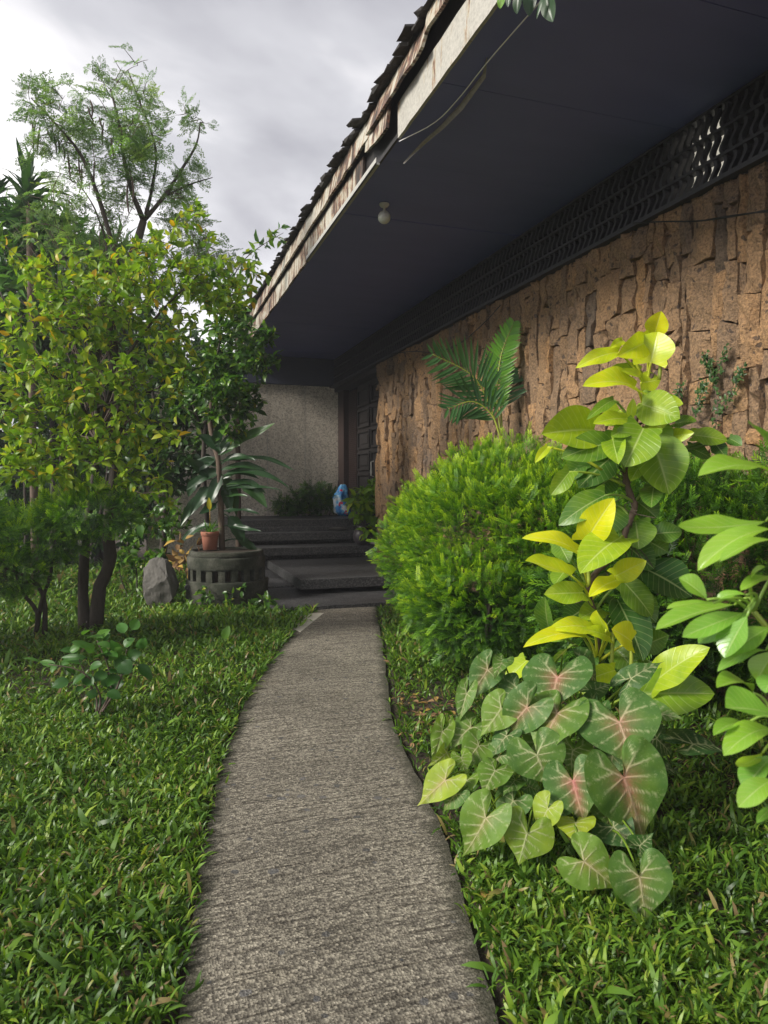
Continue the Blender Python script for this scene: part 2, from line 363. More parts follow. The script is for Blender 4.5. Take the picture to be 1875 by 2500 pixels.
    g = ramp(n, mth(n, 'ADD', attr(n, 'tint'), mth(n, 'MULTIPLY', mth(n, 'SUBTRACT', noise(n, p, 14, 3), 0.5), 0.35)),
             [(0, (0.020, 0.065, 0.016)), (0.4, (0.065, 0.150, 0.028)), (0.7, (0.150, 0.26, 0.028)), (1, (0.36, 0.44, 0.03))])
    sp_ = ramp(n, noise(n, p, 75, 3, 0.7), [(0.52, (0, 0, 0)), (0.64, (1, 1, 1))])
    nn = noise(n, p, 60, 4, 0.7)
    vv = attr(n, 'vein'); pk = attr(n, 'pink')
    c = mixc(n, mth(n, 'MULTIPLY', sp_, mth(n, 'MULTIPLY', attr(n, 'halo'), 0.40)), g, (0.36, 0.43, 0.20))
    pm2 = mth(n, 'MULTIPLY', pk, ramp(n, nn, [(0.30, (0.35, 0.35, 0.35)), (0.62, (1, 1, 1))]), True)
    c = mixc(n, pm2, c, (0.46, 0.13, 0.125))
    vm = mth(n, 'MULTIPLY', mth(n, 'MULTIPLY', vv, 0.85), ramp(n, nn, [(0.28, (0.45, 0.45, 0.45)), (0.55, (1, 1, 1))]), True)
    c = mixc(n, vm, c, mixc(n, mth(n, 'MULTIPLY', pk, 0.9, True), (0.56, 0.58, 0.33), (0.62, 0.22, 0.22)))
    setc(n, b, c); b.inputs['Roughness'].default_value = 0.5; b.inputs['Specular IOR Level'].default_value = 0.3
    bump(n, b, mth(n, 'SUBTRACT', mth(n, 'MULTIPLY', nn, 0.3), vv), 0.5, 0.005)
    tr = N(n, 'ShaderNodeBsdfTranslucent'); L(n, mixc(n, 1, c, (1.2, 1.25, 0.7), 'MULTIPLY'), tr.inputs[0])
    ms = N(n, 'ShaderNodeMixShader'); ms.inputs[0].default_value = 0.28
    L(n, b.outputs[0], ms.inputs[1]); L(n, tr.outputs[0], ms.inputs[2]); L(n, ms.outputs[0], o.inputs[0]); MAT['caladium'] = m
    # printed plastic bag
    m, n, b, o = newmat('printed_plastic'); p = posn(n)
    v = noise(n, p, 6.5, 3); w = noise(n, p, 11, 1)
    c = ramp(n, v, [(0.40, (0.03, 0.22, 0.62)), (0.52, (0.16, 0.50, 0.82)), (0.60, (0.70, 0.76, 0.82))])
    c = mixc(n, ramp(n, w, [(0.63, (0, 0, 0)), (0.66, (1, 1, 1))]), c, (0.75, 0.04, 0.10))
    setc(n, b, c); b.inputs['Roughness'].default_value = 0.25; bump(n, b, noise(n, p, 30, 4), 0.8, 0.02); MAT['bag'] = m
build_mats()
# ------------------------------------------------------------------ ground and path
DS = 1875/1659.0
def D(x, y): return x*DS, y*DS                                # pixel of the 1659-wide view -> pixel of the photograph
def GD(x, y, z=0.0): return ON(x*DS, y*DS, 2, z)
mb = MB(); mb.add([(-300, -60, 0), (300, -60, 0), (300, 500, 0), (-300, 500, 0)], [(0, 1, 2, 3)])
tag(mb.put('ground', MAT['soil']), 'dark garden soil under the lawn', 'ground', kind='structure')
PL = np.array([GD(x, y)[:2] for x, y in [(392,2212),(412,2000),(445,1800),(468,1700),(497,1600),(540,1500),(585,1440),(612,1400),(650,1350),(690,1316)]])
PR = np.array([GD(x, y)[:2] for x, y in [(1072,2212),(1045,2100),(998,1950),(960,1800),(912,1700),(852,1600),(846,1550),(838,1480),(826,1400),(814,1330)]])
YS = np.linspace(-2.0, 9.4, 90)
def ext(A, ys):
    o = np.argsort(A[:, 1]); y, x = A[o, 1], A[o, 0]
    r = np.interp(ys, y, x)
    s0 = (x[2]-x[0])/(y[2]-y[0]); s1 = (x[-1]-x[-3])/(y[-1]-y[-3])
    r = np.where(ys < y[0], x[0]+(ys-y[0])*s0, r); return np.where(ys > y[-1], x[-1]+(ys-y[-1])*s1, r)
def sm(a):
    b = a.copy(); b[1:-1] = (a[:-2]+2*a[1:-1]+a[2:])/4; return b
XL, XR = ext(PL, YS), ext(PR, YS)
for _ in range(9): XL, XR = sm(XL), sm(XR)
def path_x(y): return np.interp(y, YS, XL), np.interp(y, YS, XR)
mb = MB(); n = len(YS)
jl, jr = rng.normal(0, .006, n), rng.normal(0, .006, n)
V = []
for i in range(n):
    V += [(XL[i]+jl[i]-.01, YS[i], -.05), (XL[i]+jl[i], YS[i], .022), ((XL[i]+XR[i])/2, YS[i], .03), (XR[i]+jr[i], YS[i], .022), (XR[i]+jr[i]+.01, YS[i], -.05)]
V = []; K = [(0, -.05, 1), (0, .022, 1), (.09, .026, .62), (.22, .028, .25), (.5, .03, 0), (.78, .028, .25), (.91, .026, .62), (1, .022, 1), (1, -.05, 1)]
for i in range(n):
    a, b = XL[i]+jl[i], XR[i]+jr[i]
    V += [(a+(b-a)*f+(0 if z > 0 else (.01 if f else -.01)), YS[i], z) for f, z, _ in K]
mb.add(V, [(9*i+j, 9*i+j+1, 9*i+10+j, 9*i+9+j) for i in range(n-1) for j in range(8)], np.tile([k[2] for k in K], n))
o = mb.put('path', MAT['path']); tag(o, 'curved grey brown broomed concrete garden path leading to the steps', 'path', kind='structure')
me = o.data; me.flip_normals()

# ------------------------------------------------------------------ house
XW, ZT, ZS, XF = 3.90, 3.72, 4.30, 1.92
house = empty('house', (XW, 9, 0), 'low house with rough brown stone wall, wide dark eaves and pebble concrete end wall', 'house')
mb = MB(); mb.box((XW+.05, -4, 0), (XW+.3, 11.88, ZT-.03))
wall = mb.put('stone_wall', plain('mortar', (0.035, 0.025, 0.02), 1.0, (0.07, 0.05, 0.04), 30), house)
wall['label'] = 'rough brown stone wall of tall narrow blocks'
# stones, in wandering columns
cols = [2.0]
while cols[-1] < 11.86:
    cols.append(cols[-1] + float(np.clip(rng.lognormal(math.log(0.135), 0.32), 0.07, 0.27)))
cols[-1] = 11.9
ph = rng.uniform(0, 6.28, (len(cols), 3)); am = rng.uniform(0.2, 1, len(cols))
def bound(i, z):
    if i == len(cols)-1: return cols[i]
    return cols[i] + am[i]*(0.022*math.sin(z*2.1+ph[i, 0]) + 0.016*math.sin(z*5.3+ph[i, 1]) + 0.008*math.sin(z*13+ph[i, 2]))
stones = []
for i in range(len(cols)-1):
    z = rng.uniform(-.2, .1); sk = 0.0
    w = cols[i+1]-cols[i]
    while z < ZT-.05:
        h = float(np.clip(rng.lognormal(math.log(0.36), 0.55), 0.11, 1.1))
        z1 = z+h
        if z1 > ZT-.14: z1 = ZT-.012
        sk1 = rng.normal(0, .03); stones.append((i, z, z1, sk, sk1)); z = z1; sk = sk1
def stone_mesh(s):
    i, z0, z1, sk0, sk1 = s
    mb = MB(); nu, nv = 4, max(4, min(8, int((z1-z0)/.085)+2))
    z0e = z0+.004; z1e = z1-.004
    prot = rng.uniform(0.0, .034); tl, tz = rng.normal(0, .013), rng.normal(0, .012)
    tint = float(np.clip(rng.normal(.47, .13), 0, 1))
    V = []
    for b in range(nv):
        fz = b/(nv-1)
        for a in range(nu):
            fu = a/(nu-1)
            zz = z0e+(z1e-z0e)*fz + ((1-fz)*sk0+fz*sk1)*(fu-.5)*(1 if .05 < z0 and z1 < ZT-.05 else 0)
            ya, yb = bound(i, zz)+.004, bound(i+1, zz)-.004
            edge = 1 if a in (0, nu-1) else 0; ev = 1 if b in (0, nv-1) else 0
            y = ya+(yb-ya)*fu + (rng.normal(0, .0045) if edge else rng.normal(0, .008))
            zz += rng.normal(0, .0035) if ev else rng.normal(0, .008)
            x = XW - prot - tl*(fu-.5)*2 - tz*(fz-.5)*2 + rng.normal(0, .011)
            if edge or ev: x += rng.uniform(.005, .026)
            V.append((min(x, XW+.035), y, zz))
    F = [(b*nu+a, (b+1)*nu+a, (b+1)*nu+a+1, b*nu+a+1) for b in range(nv-1) for a in range(nu-1)]
    per = [a for a in range(nu)]+[b*nu+nu-1 for b in range(1, nv)]+[(nv-1)*nu+a for a in range(nu-2, -1, -1)]+[b*nu for b in range(nv-2, 0, -1)]
    k = len(V)
    V += [(XW+.06, V[q][1], V[q][2]) for q in per]
    m = len(per)
    F += [(per[q], per[(q+1) % m], k+(q+1) % m, k+q) for q in range(m)]
    mb.add(V, F, tint); return mb
def vis(s):
    y = cols[s[0]]; z = (s[1]+s[2])/2
    d = y*math.cos(YAW)+XW*math.sin(YAW)
    a = (s[2]-s[1])*(cols[s[0]+1]-y)/d**3
    return a if z > 1.55+(-.03)*d+.2 and y > 3.2 else a*.02
order = sorted(range(len(stones)), key=lambda q: -vis(stones[q]))
rest = MB()
for q, si in enumerate(order):
    m = stone_mesh(stones[si])
    if q < 298: m.put('stone', MAT['stone'], wall)
    else: rest.add(m.v, m.f, np.array(m.t))
tag(rest.put('stone_facing', MAT['stone'], wall), kind='stuff')
# lattice screen under the eaves
mb = MB()
for z in (ZT-.02, ZT+.185, ZT+.370, ZS-.03):
    mb.box((XW+.0, -4, z-.011), (XW+.075, 15.0, z+.011))
mb.box((XW-.07, -4, ZT-.028), (XW-.002, 15.0, ZT+.006))
latt = mb.put('lattice_screen', MAT['lattice'], house)
latt['label'] = 'dark wavy timber lattice band above the stone wall'
mb = MB(); nzs = 24; V = []; F = []
for k in range(nzs+1):
    z = ZT-.01+(ZS-ZT)*k/nzs
    y = .026*math.sin((z-ZT)/.187*2*math.pi)
    for dx, dy in ((-.019, -.015), (.019, -.015), (.019, .015), (-.019, .015)): V.append((XW+.03+dx, y+dy, z))
for k in range(nzs):
    for j in range(4): F.append((4*k+j, 4*k+(j+1) % 4, 4*k+4+(j+1) % 4, 4*k+4+j))
mb.add(V, F); slat_me = mb.mesh('slat'); slat_me.materials.append(MAT['lattice'])
ys = np.arange(2.4, 14.95, .088)
for y in ys:
    o = bpy.data.objects.new('slat', slat_me); COL.objects.link(o); o.parent = latt; o.location = (0, y+rng.normal(0, .003), 0)
mb = MB(); mb.box((XW+.6, -4, ZT-.1), (XW+.66, 15.0, ZS+.3)); mb.box((XW+.06, -4, ZT-.10), (XW+.6, 15.0, ZT-.06))
mb.put('attic_board', MAT['void'], house)
# daylight entering through a far clerestory window behind the lattice
m_, n_, b_, o_ = newmat('daylit_window'); b_.inputs['Base Color'].default_value = (.5, .48, .42, 1)
b_.inputs['Emission Color'].default_value = (.85, .80, .66, 1); b_.inputs['Emission Strength'].default_value = 0.30
ya, yb = ON(1752, 400, 0, XW+.15)[1], ON(1704, 400, 0, XW+.15)[1]
mb = MB(); mb.box((XW+.15, ya-.05, ZT-.03), (XW+.16, yb+.06, ZS-.03)); mb.put('clerestory_window', m_, house)
# soffit boards with a seam every 1.22 m
mb = MB(); mb.box((XF+.03, -4, ZS+.012), (XW+.66, 15.6, ZS+.05)); so = mb.put('soffit', MAT['void'], house)
so['label'] = 'dark painted ceiling under the eaves, blue lens veil put into its colour'
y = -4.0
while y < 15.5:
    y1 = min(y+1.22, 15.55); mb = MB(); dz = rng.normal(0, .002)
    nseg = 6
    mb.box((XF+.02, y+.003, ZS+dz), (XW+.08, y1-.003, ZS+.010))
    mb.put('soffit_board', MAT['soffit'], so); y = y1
# roof: deck and ragged shingle edge
mb = MB(); x0, x1 = XF-.02, 10.0; sl = math.tan(R_(13))
mb.add([(x0,-4,ZS+.49),(x1,-4,ZS+.49+(x1-x0)*sl),(x1,15.8,ZS+.49+(x1-x0)*sl),(x0,15.8,ZS+.49),(x0,-4,ZS+.46),(x1,-4,ZS+.46),(x1,15.8,ZS+.46),(x0,15.8,ZS+.46)],
       [(0,1,2,3),(7,6,5,4),(0,4,5,1),(2,6,7,3),(1,5,6,2),(3,7,4,0)])
roof = mb.put('roof', MAT['shingle'], house)
for lay, (xo, zo) in enumerate(((-.085, .495), (-.05, .520), (-.01, .54))):
    y = 1.2+lay*.1
    while y < 15.6:
        w = rng.uniform(.07, .19); mb = MB()
        a = x0+xo+rng.normal(0, .013); zz = ZS+zo+rng.normal(0, .006); b = a+.5; t = rng.uniform(.010, .026)
        dr = rng.uniform(0, .014)
        mb.add([(a,y,zz-dr),(b,y,zz+.5*sl),(b,y+w,zz+.5*sl),(a+rng.normal(0,.02),y+w,zz-dr+rng.normal(0,.012)),(a,y,zz-t-dr),(b,y,zz-t+.5*sl),(b,y+w,zz-t+.5*sl),(a,y+w,zz-t-dr)],
               [(0,1,2,3),(7,6,5,4),(0,4,5,1),(2,6,7,3),(1,5,6,2),(3,7,4,0)])
        mb.put('shingle', MAT['shingle'], roof); y += w+rng.uniform(0, .02)
# fascia: two courses of old boards, broken near the middle
def board(name, y0, y1, z0, z1, x, tilt, mat, label=None, wob=.008, n=10, end=0.0):
    """tilt pushes the lower edge out towards the garden"""
    mb = MB(); V = []
    for k in range(n+1):
        y = y0+(y1-y0)*k/n; w0, w1 = rng.normal(0, wob), rng.normal(0, wob*.6)
        sag = end*(k/n)**2
        for (xx, zz) in ((x-tilt+w0, z0+w0*.6-sag), (x+w1, z1-sag*.6), (x+.024+w1, z1-sag*.6), (x+.024-tilt+w0, z0+w0*.6-sag)):
            V.append((xx, y, zz))
    F = [(4*k+j, 4*k+(j+1) % 4, 4*k+4+(j+1) % 4, 4*k+4+j) for k in range(n) for j in range(4)] + [(3, 2, 1, 0), (4*n, 4*n+1, 4*n+2, 4*n+3)]
    mb.add(V, F); o = mb.put(name, mat, house)
    if label: o['label'] = label
    return o
board('fascia_board', 1.0, 3.1, ZS-.012, ZS+.255, XF, .0, MAT['fascia_pale'])
board('fascia_board', 3.106, 5.34, ZS-.012, ZS+.255, XF, .0, MAT['fascia_pale'], 'clean pale grey lower board ending in a broken edge', .0025, 16)
board('fascia_board', 5.42, 6.02, ZS+.10, ZS+.33, XF-.04, .03, MAT['fascia_worn'], 'short stained board hanging loose in the gap', .012, 6, -.06)
y = 6.25
while y < 15.5:
    y1 = min(y+rng.uniform(1.7, 2.5), 15.6); board('fascia_board', y+.006, y1, ZS+.0, ZS+.245, XF-.005, rng.uniform(0, .01), MAT['fascia_worn'], n=12); y = y1
y = 1.0
for y1, t in ((3.4, .0), (4.6, .01), (5.9, .05), (8.1, .02), (10.4, .02), (12.8, .015), (15.6, .01)):
    board('fascia_board', y+.006, y1, ZS+(.33 if y1 < 5.5 else .255), ZS+.465, XF-.06 if y1 < 5.5 else XF-.03, t+.012, MAT['fascia_worn'], n=12, wob=.006); y = y1
mb = MB(); mb.box((XF+.0, 5.345, ZS-.006), (XF+.0185, 6.25, ZS+.03)); mb.put('edge_trim', MAT['dark_wood'], house)
mb = MB(); mb.box((XF+.03, 1, ZS+.06), (XF+.09, 15.6, ZS+.46)); mb.put('rafter_plate', MAT['dark_wood'], house)
mb = MB()
mb.box((XF-.045, 5.75, ZS-.045), (XF-.012, 8.45, ZS-.028)); mb.box((XF-.045, 5.75, ZS-.045), (XF-.040, 8.45, ZS+.012))
o = mb.put('drip_edge', MAT['strip'], house); o['label'] = 'pale metal drip edge along the bottom of the eaves board'
# splintered trim strip hanging from the soffit
pts = [(1187,155), (1178,185), (1120,262), (1075,310), (1030,350), (985,385)]
V = []; hw = [2, 8, 10, 8, 6, 1]
mb = MB()
for (u, v), w in zip(pts, hw):
    c = ON(u, v, 2, ZS-.03); e = ON(u+w, v+w*.6, 2, ZS-.05+rng.normal(0, .006))
    V += [tuple(c), tuple(e), tuple(e+np.array([0, 0, .012])), tuple(c+np.array([0, 0, .012]))]
V = np.array(V)
V[:4, 2] += .03; V[-4:, 2] -= .05
mb.add(V, [(4*k+j, 4*k+(j+1) % 4, 4*k+4+(j+1) % 4, 4*k+4+j) for k in range(len(pts)-1) for j in range(4)]+[(3, 2, 1, 0), (20, 21, 22, 23)])
o = mb.put('loose_trim', MAT['greywood'], house); o['label'] = 'splintered grey trim strip hanging loose under the eaves'
# end wall of pebble concrete, five slabs
mb = MB(); mb.box((.04, 15.03, 0), (4.6, 15.25, ZT)); ew = mb.put('end_wall', MAT['pebble_wall'], house)
ew['label'] = 'pale pebble concrete wall beside the door'
for k in range(5):
    mb = MB(); a = 4.105-.812*(k+1); mb.box((a+.006, 15.0, .6), (4.105-.812*k-.006, 15.028, ZT-.002)); mb.put('wall_slab', MAT['pebble_wall'], ew)
    mb = MB(); mb.box((a-.0055, 15.012, .6), (a+.0055, 15.029, ZT-.002)); mb.put('joint_strip', MAT['strip'], ew)
mb = MB(); mb.box((1.3, 14.93, ZT+.002), (4.6, 15.25, ZS+.01)); mb.put('beam', MAT['beam'], house)
# door bay
mb = MB(); mb.box((4.22, 11.88, .5), (4.6, 15.02, ZT+.02)); bay = mb.put('door_recess', MAT['void'], house)
mb = MB(); mb.box((3.94, 11.9, ZT-.12), (4.2, 14.99, ZT-.03)); mb.put('door_lintel', MAT['dark_wood'], house)
def yat(u, x=4.1): return float(ON(u, 1100, 0, x)[1])
y0, y1 = yat(848), yat(833)
mb = MB(); mb.box((4.02, y0, .94), (4.14, 14.995, ZT-.12)); mb.put('door_post', MAT['red_wood'], house)
mb = MB(); mb.box((3.97, 11.902, .94), (4.1, 11.96, ZT-.12)); mb.put('door_post', MAT['red_wood'], house)
y0, y1 = yat(868), yat(849)
mb = MB(); mb.box((4.15, y0, .94), (4.18, y1, ZT-.13)); scr = mb.put('side_screen', MAT['void'], house)
mb = MB()
for k in range(11):
    yy = y0+(y1-y0)*(k+.5)/11
    mb.box((4.118, yy-.012, 1.0), (4.149, yy+.012, ZT-.18))
for k in range(62):
    zz = 1.0+(ZT-1.2)*(k+.5)/62
    mb.box((4.122, y0+.02, zz-.007), (4.147, y1-.02, zz+.007))
mb.put('screen_grille', MAT['red_wood'], scr)
y0, y1 = 11.97, yat(872)
mb = MB(); mb.box((4.11, y0, .94), (4.17, y1, ZT-.13)); door = mb.put('door', MAT['dark_wood'], house)
door['label'] = 'dark carved timber door with square panels'
for c0, c1 in ((.04, .47), (.53, .96)):
    for r in range(6):
        a, b = y0+(y1-y0)*c0, y0+(y1-y0)*c1; z0, z1 = 1.04+r*.42, 1.04+r*.42+.36
        mb = MB()
        for (ya, yb, za, zb) in ((a, b, z0, z0+.04), (a, b, z1-.04, z1), (a, a+.05, z0+.04, z1-.04), (b-.05, b, z0+.04, z1-.04)): mb.box((4.075, ya, za), (4.109, yb, zb))
        mb.box((4.095, a+.14, z0+.10), (4.1095, b-.14, z1-.10))
        mb.put('door_panel', MAT['dark_wood'], door)
mb = MB(); mb.tube([(4.1, y0+.75, 1.75), (4.05, y0+.75, 1.77), (4.05, y0+.75, 2.02), (4.1, y0+.75, 2.04)], .014, 6); mb.put('handle', MAT['strip'], door)

# ------------------------------------------------------------------ steps
steps = empty('entrance_steps', (2.8, 9, 0), 'dark pebble concrete slab steps rising to the door', 'steps')
def slab(lo, hi, mat='steps', name='step', skew=0.0):
    bm = bmesh.new(); mb = MB(); mb.box(lo, hi)
    for v in mb.v: bm.verts.new((v[0], v[1], v[2]))
    bm.verts.ensure_lookup_table()
    for f in mb.f: bm.faces.new([bm.verts[i] for i in f])
    for v in bm.verts:
        if v.co.y < (lo[1]+hi[1])/2: v.co.y -= skew*(v.co.x-lo[0])
    bmesh.ops.bevel(bm, geom=list(bm.edges), offset=.005, segments=1, affect='EDGES')
    me = bpy.data.meshes.new(name); bm.to_mesh(me); bm.free()
    return put(name, me, MAT[mat], steps)
slab((1.50, 8.58, -.05), (3.95, 10.3, .075))
slab((2.02, 9.53, .145), (3.95, 12.3, .285))
slab((1.72, 12.15, .37), (3.97, 12.85, .505))
slab((1.62, 12.69, .585), (3.99, 13.4, .725))
slab((1.50, 13.13, .80), (4.2, 14.99, .945))
slab((2.10, 10.25, -.05), (3.9, 12.5, .155), name='step_base')
slab((1.62, 10.33, -.05), (2.09, 12.5, .10), name='step_base')  # dark slab added over the soil, standing for black shade there
slab((1.95, 12.45, -.05), (3.93, 13.1, .38), name='step_base')
slab((1.80, 13.05, -.05), (3.94, 14.9, .81), name='step_base')
# garden retaining slab left of the landing
mb = MB(); V = [GD(x, y, .03) for x, y in [(617,1348), (655,1325), (700,1324), (649,1365)]]
V2 = [v-np.array([0, 0, .06]) for v in V]
mb.add(V+V2, [(0, 1, 2, 3)[::-1], (0, 4, 5, 1)[::-1], (1, 5, 6, 2)[::-1], (2, 6, 7, 3)[::-1], (3, 7, 4, 0)[::-1]])
tag(mb.put('paving_slab', MAT['paver']), 'cracked pale paving slab set in grass beside the path end', 'paving slab')

# ------------------------------------------------------------------ lamp and cables
c = ON(938, 497, 2, ZS); lamp = empty('ceiling_lamp', tuple(c), 'small white globe lamp hanging under the dark eaves', 'lamp')
mb = MB(); mb.lathe(c, [(.048, -.001), (.050, -.012), (.034, -.032), (.012, -.040), (.012, -.075)], 20); mb.put('canopy', MAT['globe'], lamp, True)
g = [(.022, -.072)]+[(.062*math.sin(a), -.132+.062*math.cos(a)) for a in np.linspace(.35, math.pi-.02, 12)]
mb = MB(); mb.lathe(c, g, 24); mb.put('globe', MAT['globe'], lamp, True)
mb = MB(); mb.tube(smoothline([ON(u, v, 2, ZS-.02) if k < 1 else ON(u, v, 2, ZS-.03) for k, (u, v) in enumerate([(1345,-30), (1322,0), (1193,148), (1120,240), (1060,300), (975,345)])], 20), .004, 5)
tag(mb.put('eaves_cable', MAT['white_wire']), 'thin pale wire strung under the dark eaves', 'wire')
wpts = [(925,868), (1005,858), (1060,860), (1120,840), (1180,790), (1222,745)]
mb = MB(); mb.tube(smoothline([ON(u, v, 0, XW-.10) for u, v in wpts], 30), .006, 5)
tag(mb.put('wall_cable', MAT['black_wire']), 'black cable sagging across the stone wall behind the palm', 'cable')
mb = MB(); mb.tube(smoothline([ON(u, v, 0, XW-.12) for u, v in [(1546,545), (1620,541), (1700,540), (1790,528), (1880,512)]], 20), .006, 5)
mb.tube(smoothline([ON(u, v, 0, XW-.125) for u, v in [(1700,541), (1800,524), (1880,517)]], 12), .004, 5)
tag(mb.put('wall_cable', MAT['black_wire']), 'black cable crossing the stone wall below the lattice at the right edge', 'cable')

# ------------------------------------------------------------------ planter, pot, rock, bag, cane, jar
pc = ON(531, 1490, 2, 0) + FH*.56; PLC = pc
R0 = .52
planter = empty('round_planter', (pc[0], pc[1], 0), 'round mossy concrete planter with a ring of square holes', 'planter')
def ring(name, r0, r1, z0, z1, jit=.009, sides=48, mat='planter'):
    mb = MB(); an = np.arange(sides)/sides*2*math.pi; V = []
    prof = [(r0, z0), (r1*.985, z0), (r1, z0+.03), (r1, z1-.02), (r1*.985, z1), (r0, z1)]
    for r, z in prof:
        for a in an: 
            k = jit*(math.sin(a*5+z*9)+math.sin(a*11+2+z*23))
            V.append((pc[0]+(r+k)*math.cos(a), pc[1]+(r+k)*math.sin(a), z+k*.3))
    m = len(prof)
    F = [(i*sides+j, i*sides+(j+1) % sides, ((i+1) % m)*sides+(j+1) % sides, ((i+1) % m)*sides+j) for i in range(m) for j in range(sides)]
    mb.add(V, F); return mb.put(name, MAT[mat], planter, True)
ring('drum', .38, R0+.012, -.05, .335)
nblk = 19
for k in range(nblk):
    a0 = (k+.24)/nblk*2*math.pi; a1 = (k+.76)/nblk*2*math.pi; mb = MB(); V = []
    for z in (.33, .49):
        for a, r in ((a0, .42), (a0, R0-.02), ((a0+a1)/2, R0-.018), (a1, R0-.02), (a1, .42)): V.append((pc[0]+r*math.cos(a), pc[1]+r*math.sin(a), z))
    mb.add(V, [(j, (j+1) % 5, 5+(j+1) % 5, 5+j) for j in range(5)]+[(4, 3, 2, 1, 0), (5, 6, 7, 8, 9)]); mb.put('block', MAT['planter'], planter)
ring('collar', .40, R0-.012, .48, .645)
ring('rim', .42, R0-.035, .64, .715, .003)
mb = MB(); mb.lathe((pc[0], pc[1], 0), [(.41, .3), (.41, .695), (.2, .70), (.01, .705)], 24); mb.put('soil', MAT['soil'], planter)
mb = MB(); mb.tube([ON(458, 1435, 1, pc[1]-.545), ON(458, 1435, 1, pc[1]-.545)+np.array([0, .06, 0])], .035, 12); mb.put('drain_hole', MAT['void'], planter)
q = ON(512, 1342, 2, .715); q = P(513, 1342, float((q-CAM)@FW))
POT = np.array([q[0], q[1], .716])
pot = empty('flower_pot', tuple(POT), 'small terracotta plastic flower pot standing on the round planter', 'flower pot')
mb = MB(); mb.lathe(POT, [(.092, 0), (.110, .19), (.111, .195), (.112, .20)], 28); mb.put('body', MAT['terracotta'], pot, True)
mb = MB(); mb.lathe(POT, [(.112, .185), (.120, .190), (.122, .235), (.118, .242), (.110, .24), (.106, .205)], 28); mb.put('rim', MAT['terracotta'], pot, True)
mb = MB(); mb.lathe(POT, [(.05, .205), (.108, .21), (.02, .22)], 20); mb.put('soil', MAT['soil'], pot)
# boulder
def boulder(name, c, size, label, cat, mat, seed, group=None):
    r = np.random.default_rng(seed); bm = bmesh.new(); bmesh.ops.create_icosphere(bm, subdivisions=4, radius=1)
    pl = nrm(r.normal(0, 1, (11, 3))); dd = r.uniform(.48, .82, 11)
    ph_ = r.uniform(0, 6, 6)
    for v in bm.verts:
        p = np.array(v.co)
        for n_, d_ in zip(pl, dd):
            s_ = p@n_
            if s_ > d_: p = p-(s_-d_)*n_
        p = p*(1+.05*math.sin(p[0]*7+ph_[0])*math.sin(p[1]*8+ph_[1])+.03*math.sin(p[2]*15+p[0]*9+ph_[2])+.02*math.sin(p[1]*27+p[2]*21))
        v.co = Vector((c[0]+p[0]*size[0], c[1]+p[1]*size[1], c[2]+p[2]*size[2]))
    me = bpy.data.meshes.new(name); bm.to_mesh(me); bm.free()
    o = put(name, me, mat); return tag(o, label, cat, group)
g = ON(368, 1492, 2, 0)
boulder('boulder', (g[0]+.08, g[1]+.25, .20), (.27, .28, .44), 'rough grey boulder leaning beside the round planter', 'boulder', MAT['rock'], 5)
for k, (u, v, s, lab) in enumerate([(466, 1857, .045, 'small grey stone in the lawn near the middle of the path edge'), (36, 1880, .05, 'pale stone in the lawn at the left edge')]):
    g = ON(u, v, 2, .01); boulder('lawn_stone', (g[0], g[1], .02), (s*1.3, s, s*.5), lab, 'stone', MAT['rock'], 20+k)
g = ON(835, 1306, 2, .725)
boulder('flat_stone', (g[0]+.22, 12.95, .765), (.22, .10, .045), 'flat pale stones lying at the right end of the fourth step', 'stone', MAT['rock'], 31)
# plastic bag
bc = ON(838, 1256, 2, .945); bc = np.array([bc[0]+.02, 14.55, .945])
bc = ON(838, 1255, 1, 14.5); bc[2] = .945
bm = bmesh.new(); bmesh.ops.create_uvsphere(bm, u_segments=28, v_segments=22, radius=1)
r = np.random.default_rng(3)
for v in bm.verts:
    x, y, z = v.co; a = math.atan2(y, x); t = (z+1)/2
    w = (.19*(1-t)**.45+.02) if t > .12 else .20*math.sqrt(max(t, 0.0)/.12+.05)
    w *= 1+.16*math.sin(a*5+t*7)+.10*math.sin(a*9-t*12)
    rr = math.hypot(x, y)+1e-6
    lean = -.06*math.exp(-((t-.55)/.2)**2)
    v.co = (bc[0]+x/rr*w+lean, bc[1]+y/rr*w*.7, bc[2]+t*.66+.01*math.sin(a*7))
me = bpy.data.meshes.new('plastic_bag'); bm.to_mesh(me); bm.free()
tag(put('plastic_bag', me, MAT['bag'], None, True), 'crumpled blue and white plastic bag on the top landing by the door', 'plastic bag')
a = ON(826, 1180, 1, 14.9); b = ON(836, 1118, 1, 14.95); a0 = np.array([a[0]-.06, a[1]-.05, .945])
h = [a0, a, b, b+np.array([.015, -.01, .02]), b+np.array([.045, -.02, .02]), b+np.array([.055, -.02, -.03])]
mb = MB(); mb.tube(smoothline(h, 24), .012, 7); tag(mb.put('walking_cane', MAT['red_wood'], None, True), 'brown hooked walking cane leaning on the pebble concrete wall', 'cane')
jc = ON(880, 1318, 1, 12.3); JAR = np.array([jc[0]+.05, 12.3, .505])
mb = MB(); mb.lathe(JAR, [(.10, 0), (.17, .08), (.19, .18), (.15, .28), (.10, .32), (.115, .35), (.10, .35), (.085, .33)], 28)
tag(mb.put('clay_jar', MAT['jar'], None, True), 'dark round clay jar on the steps beside the hedge', 'jar')
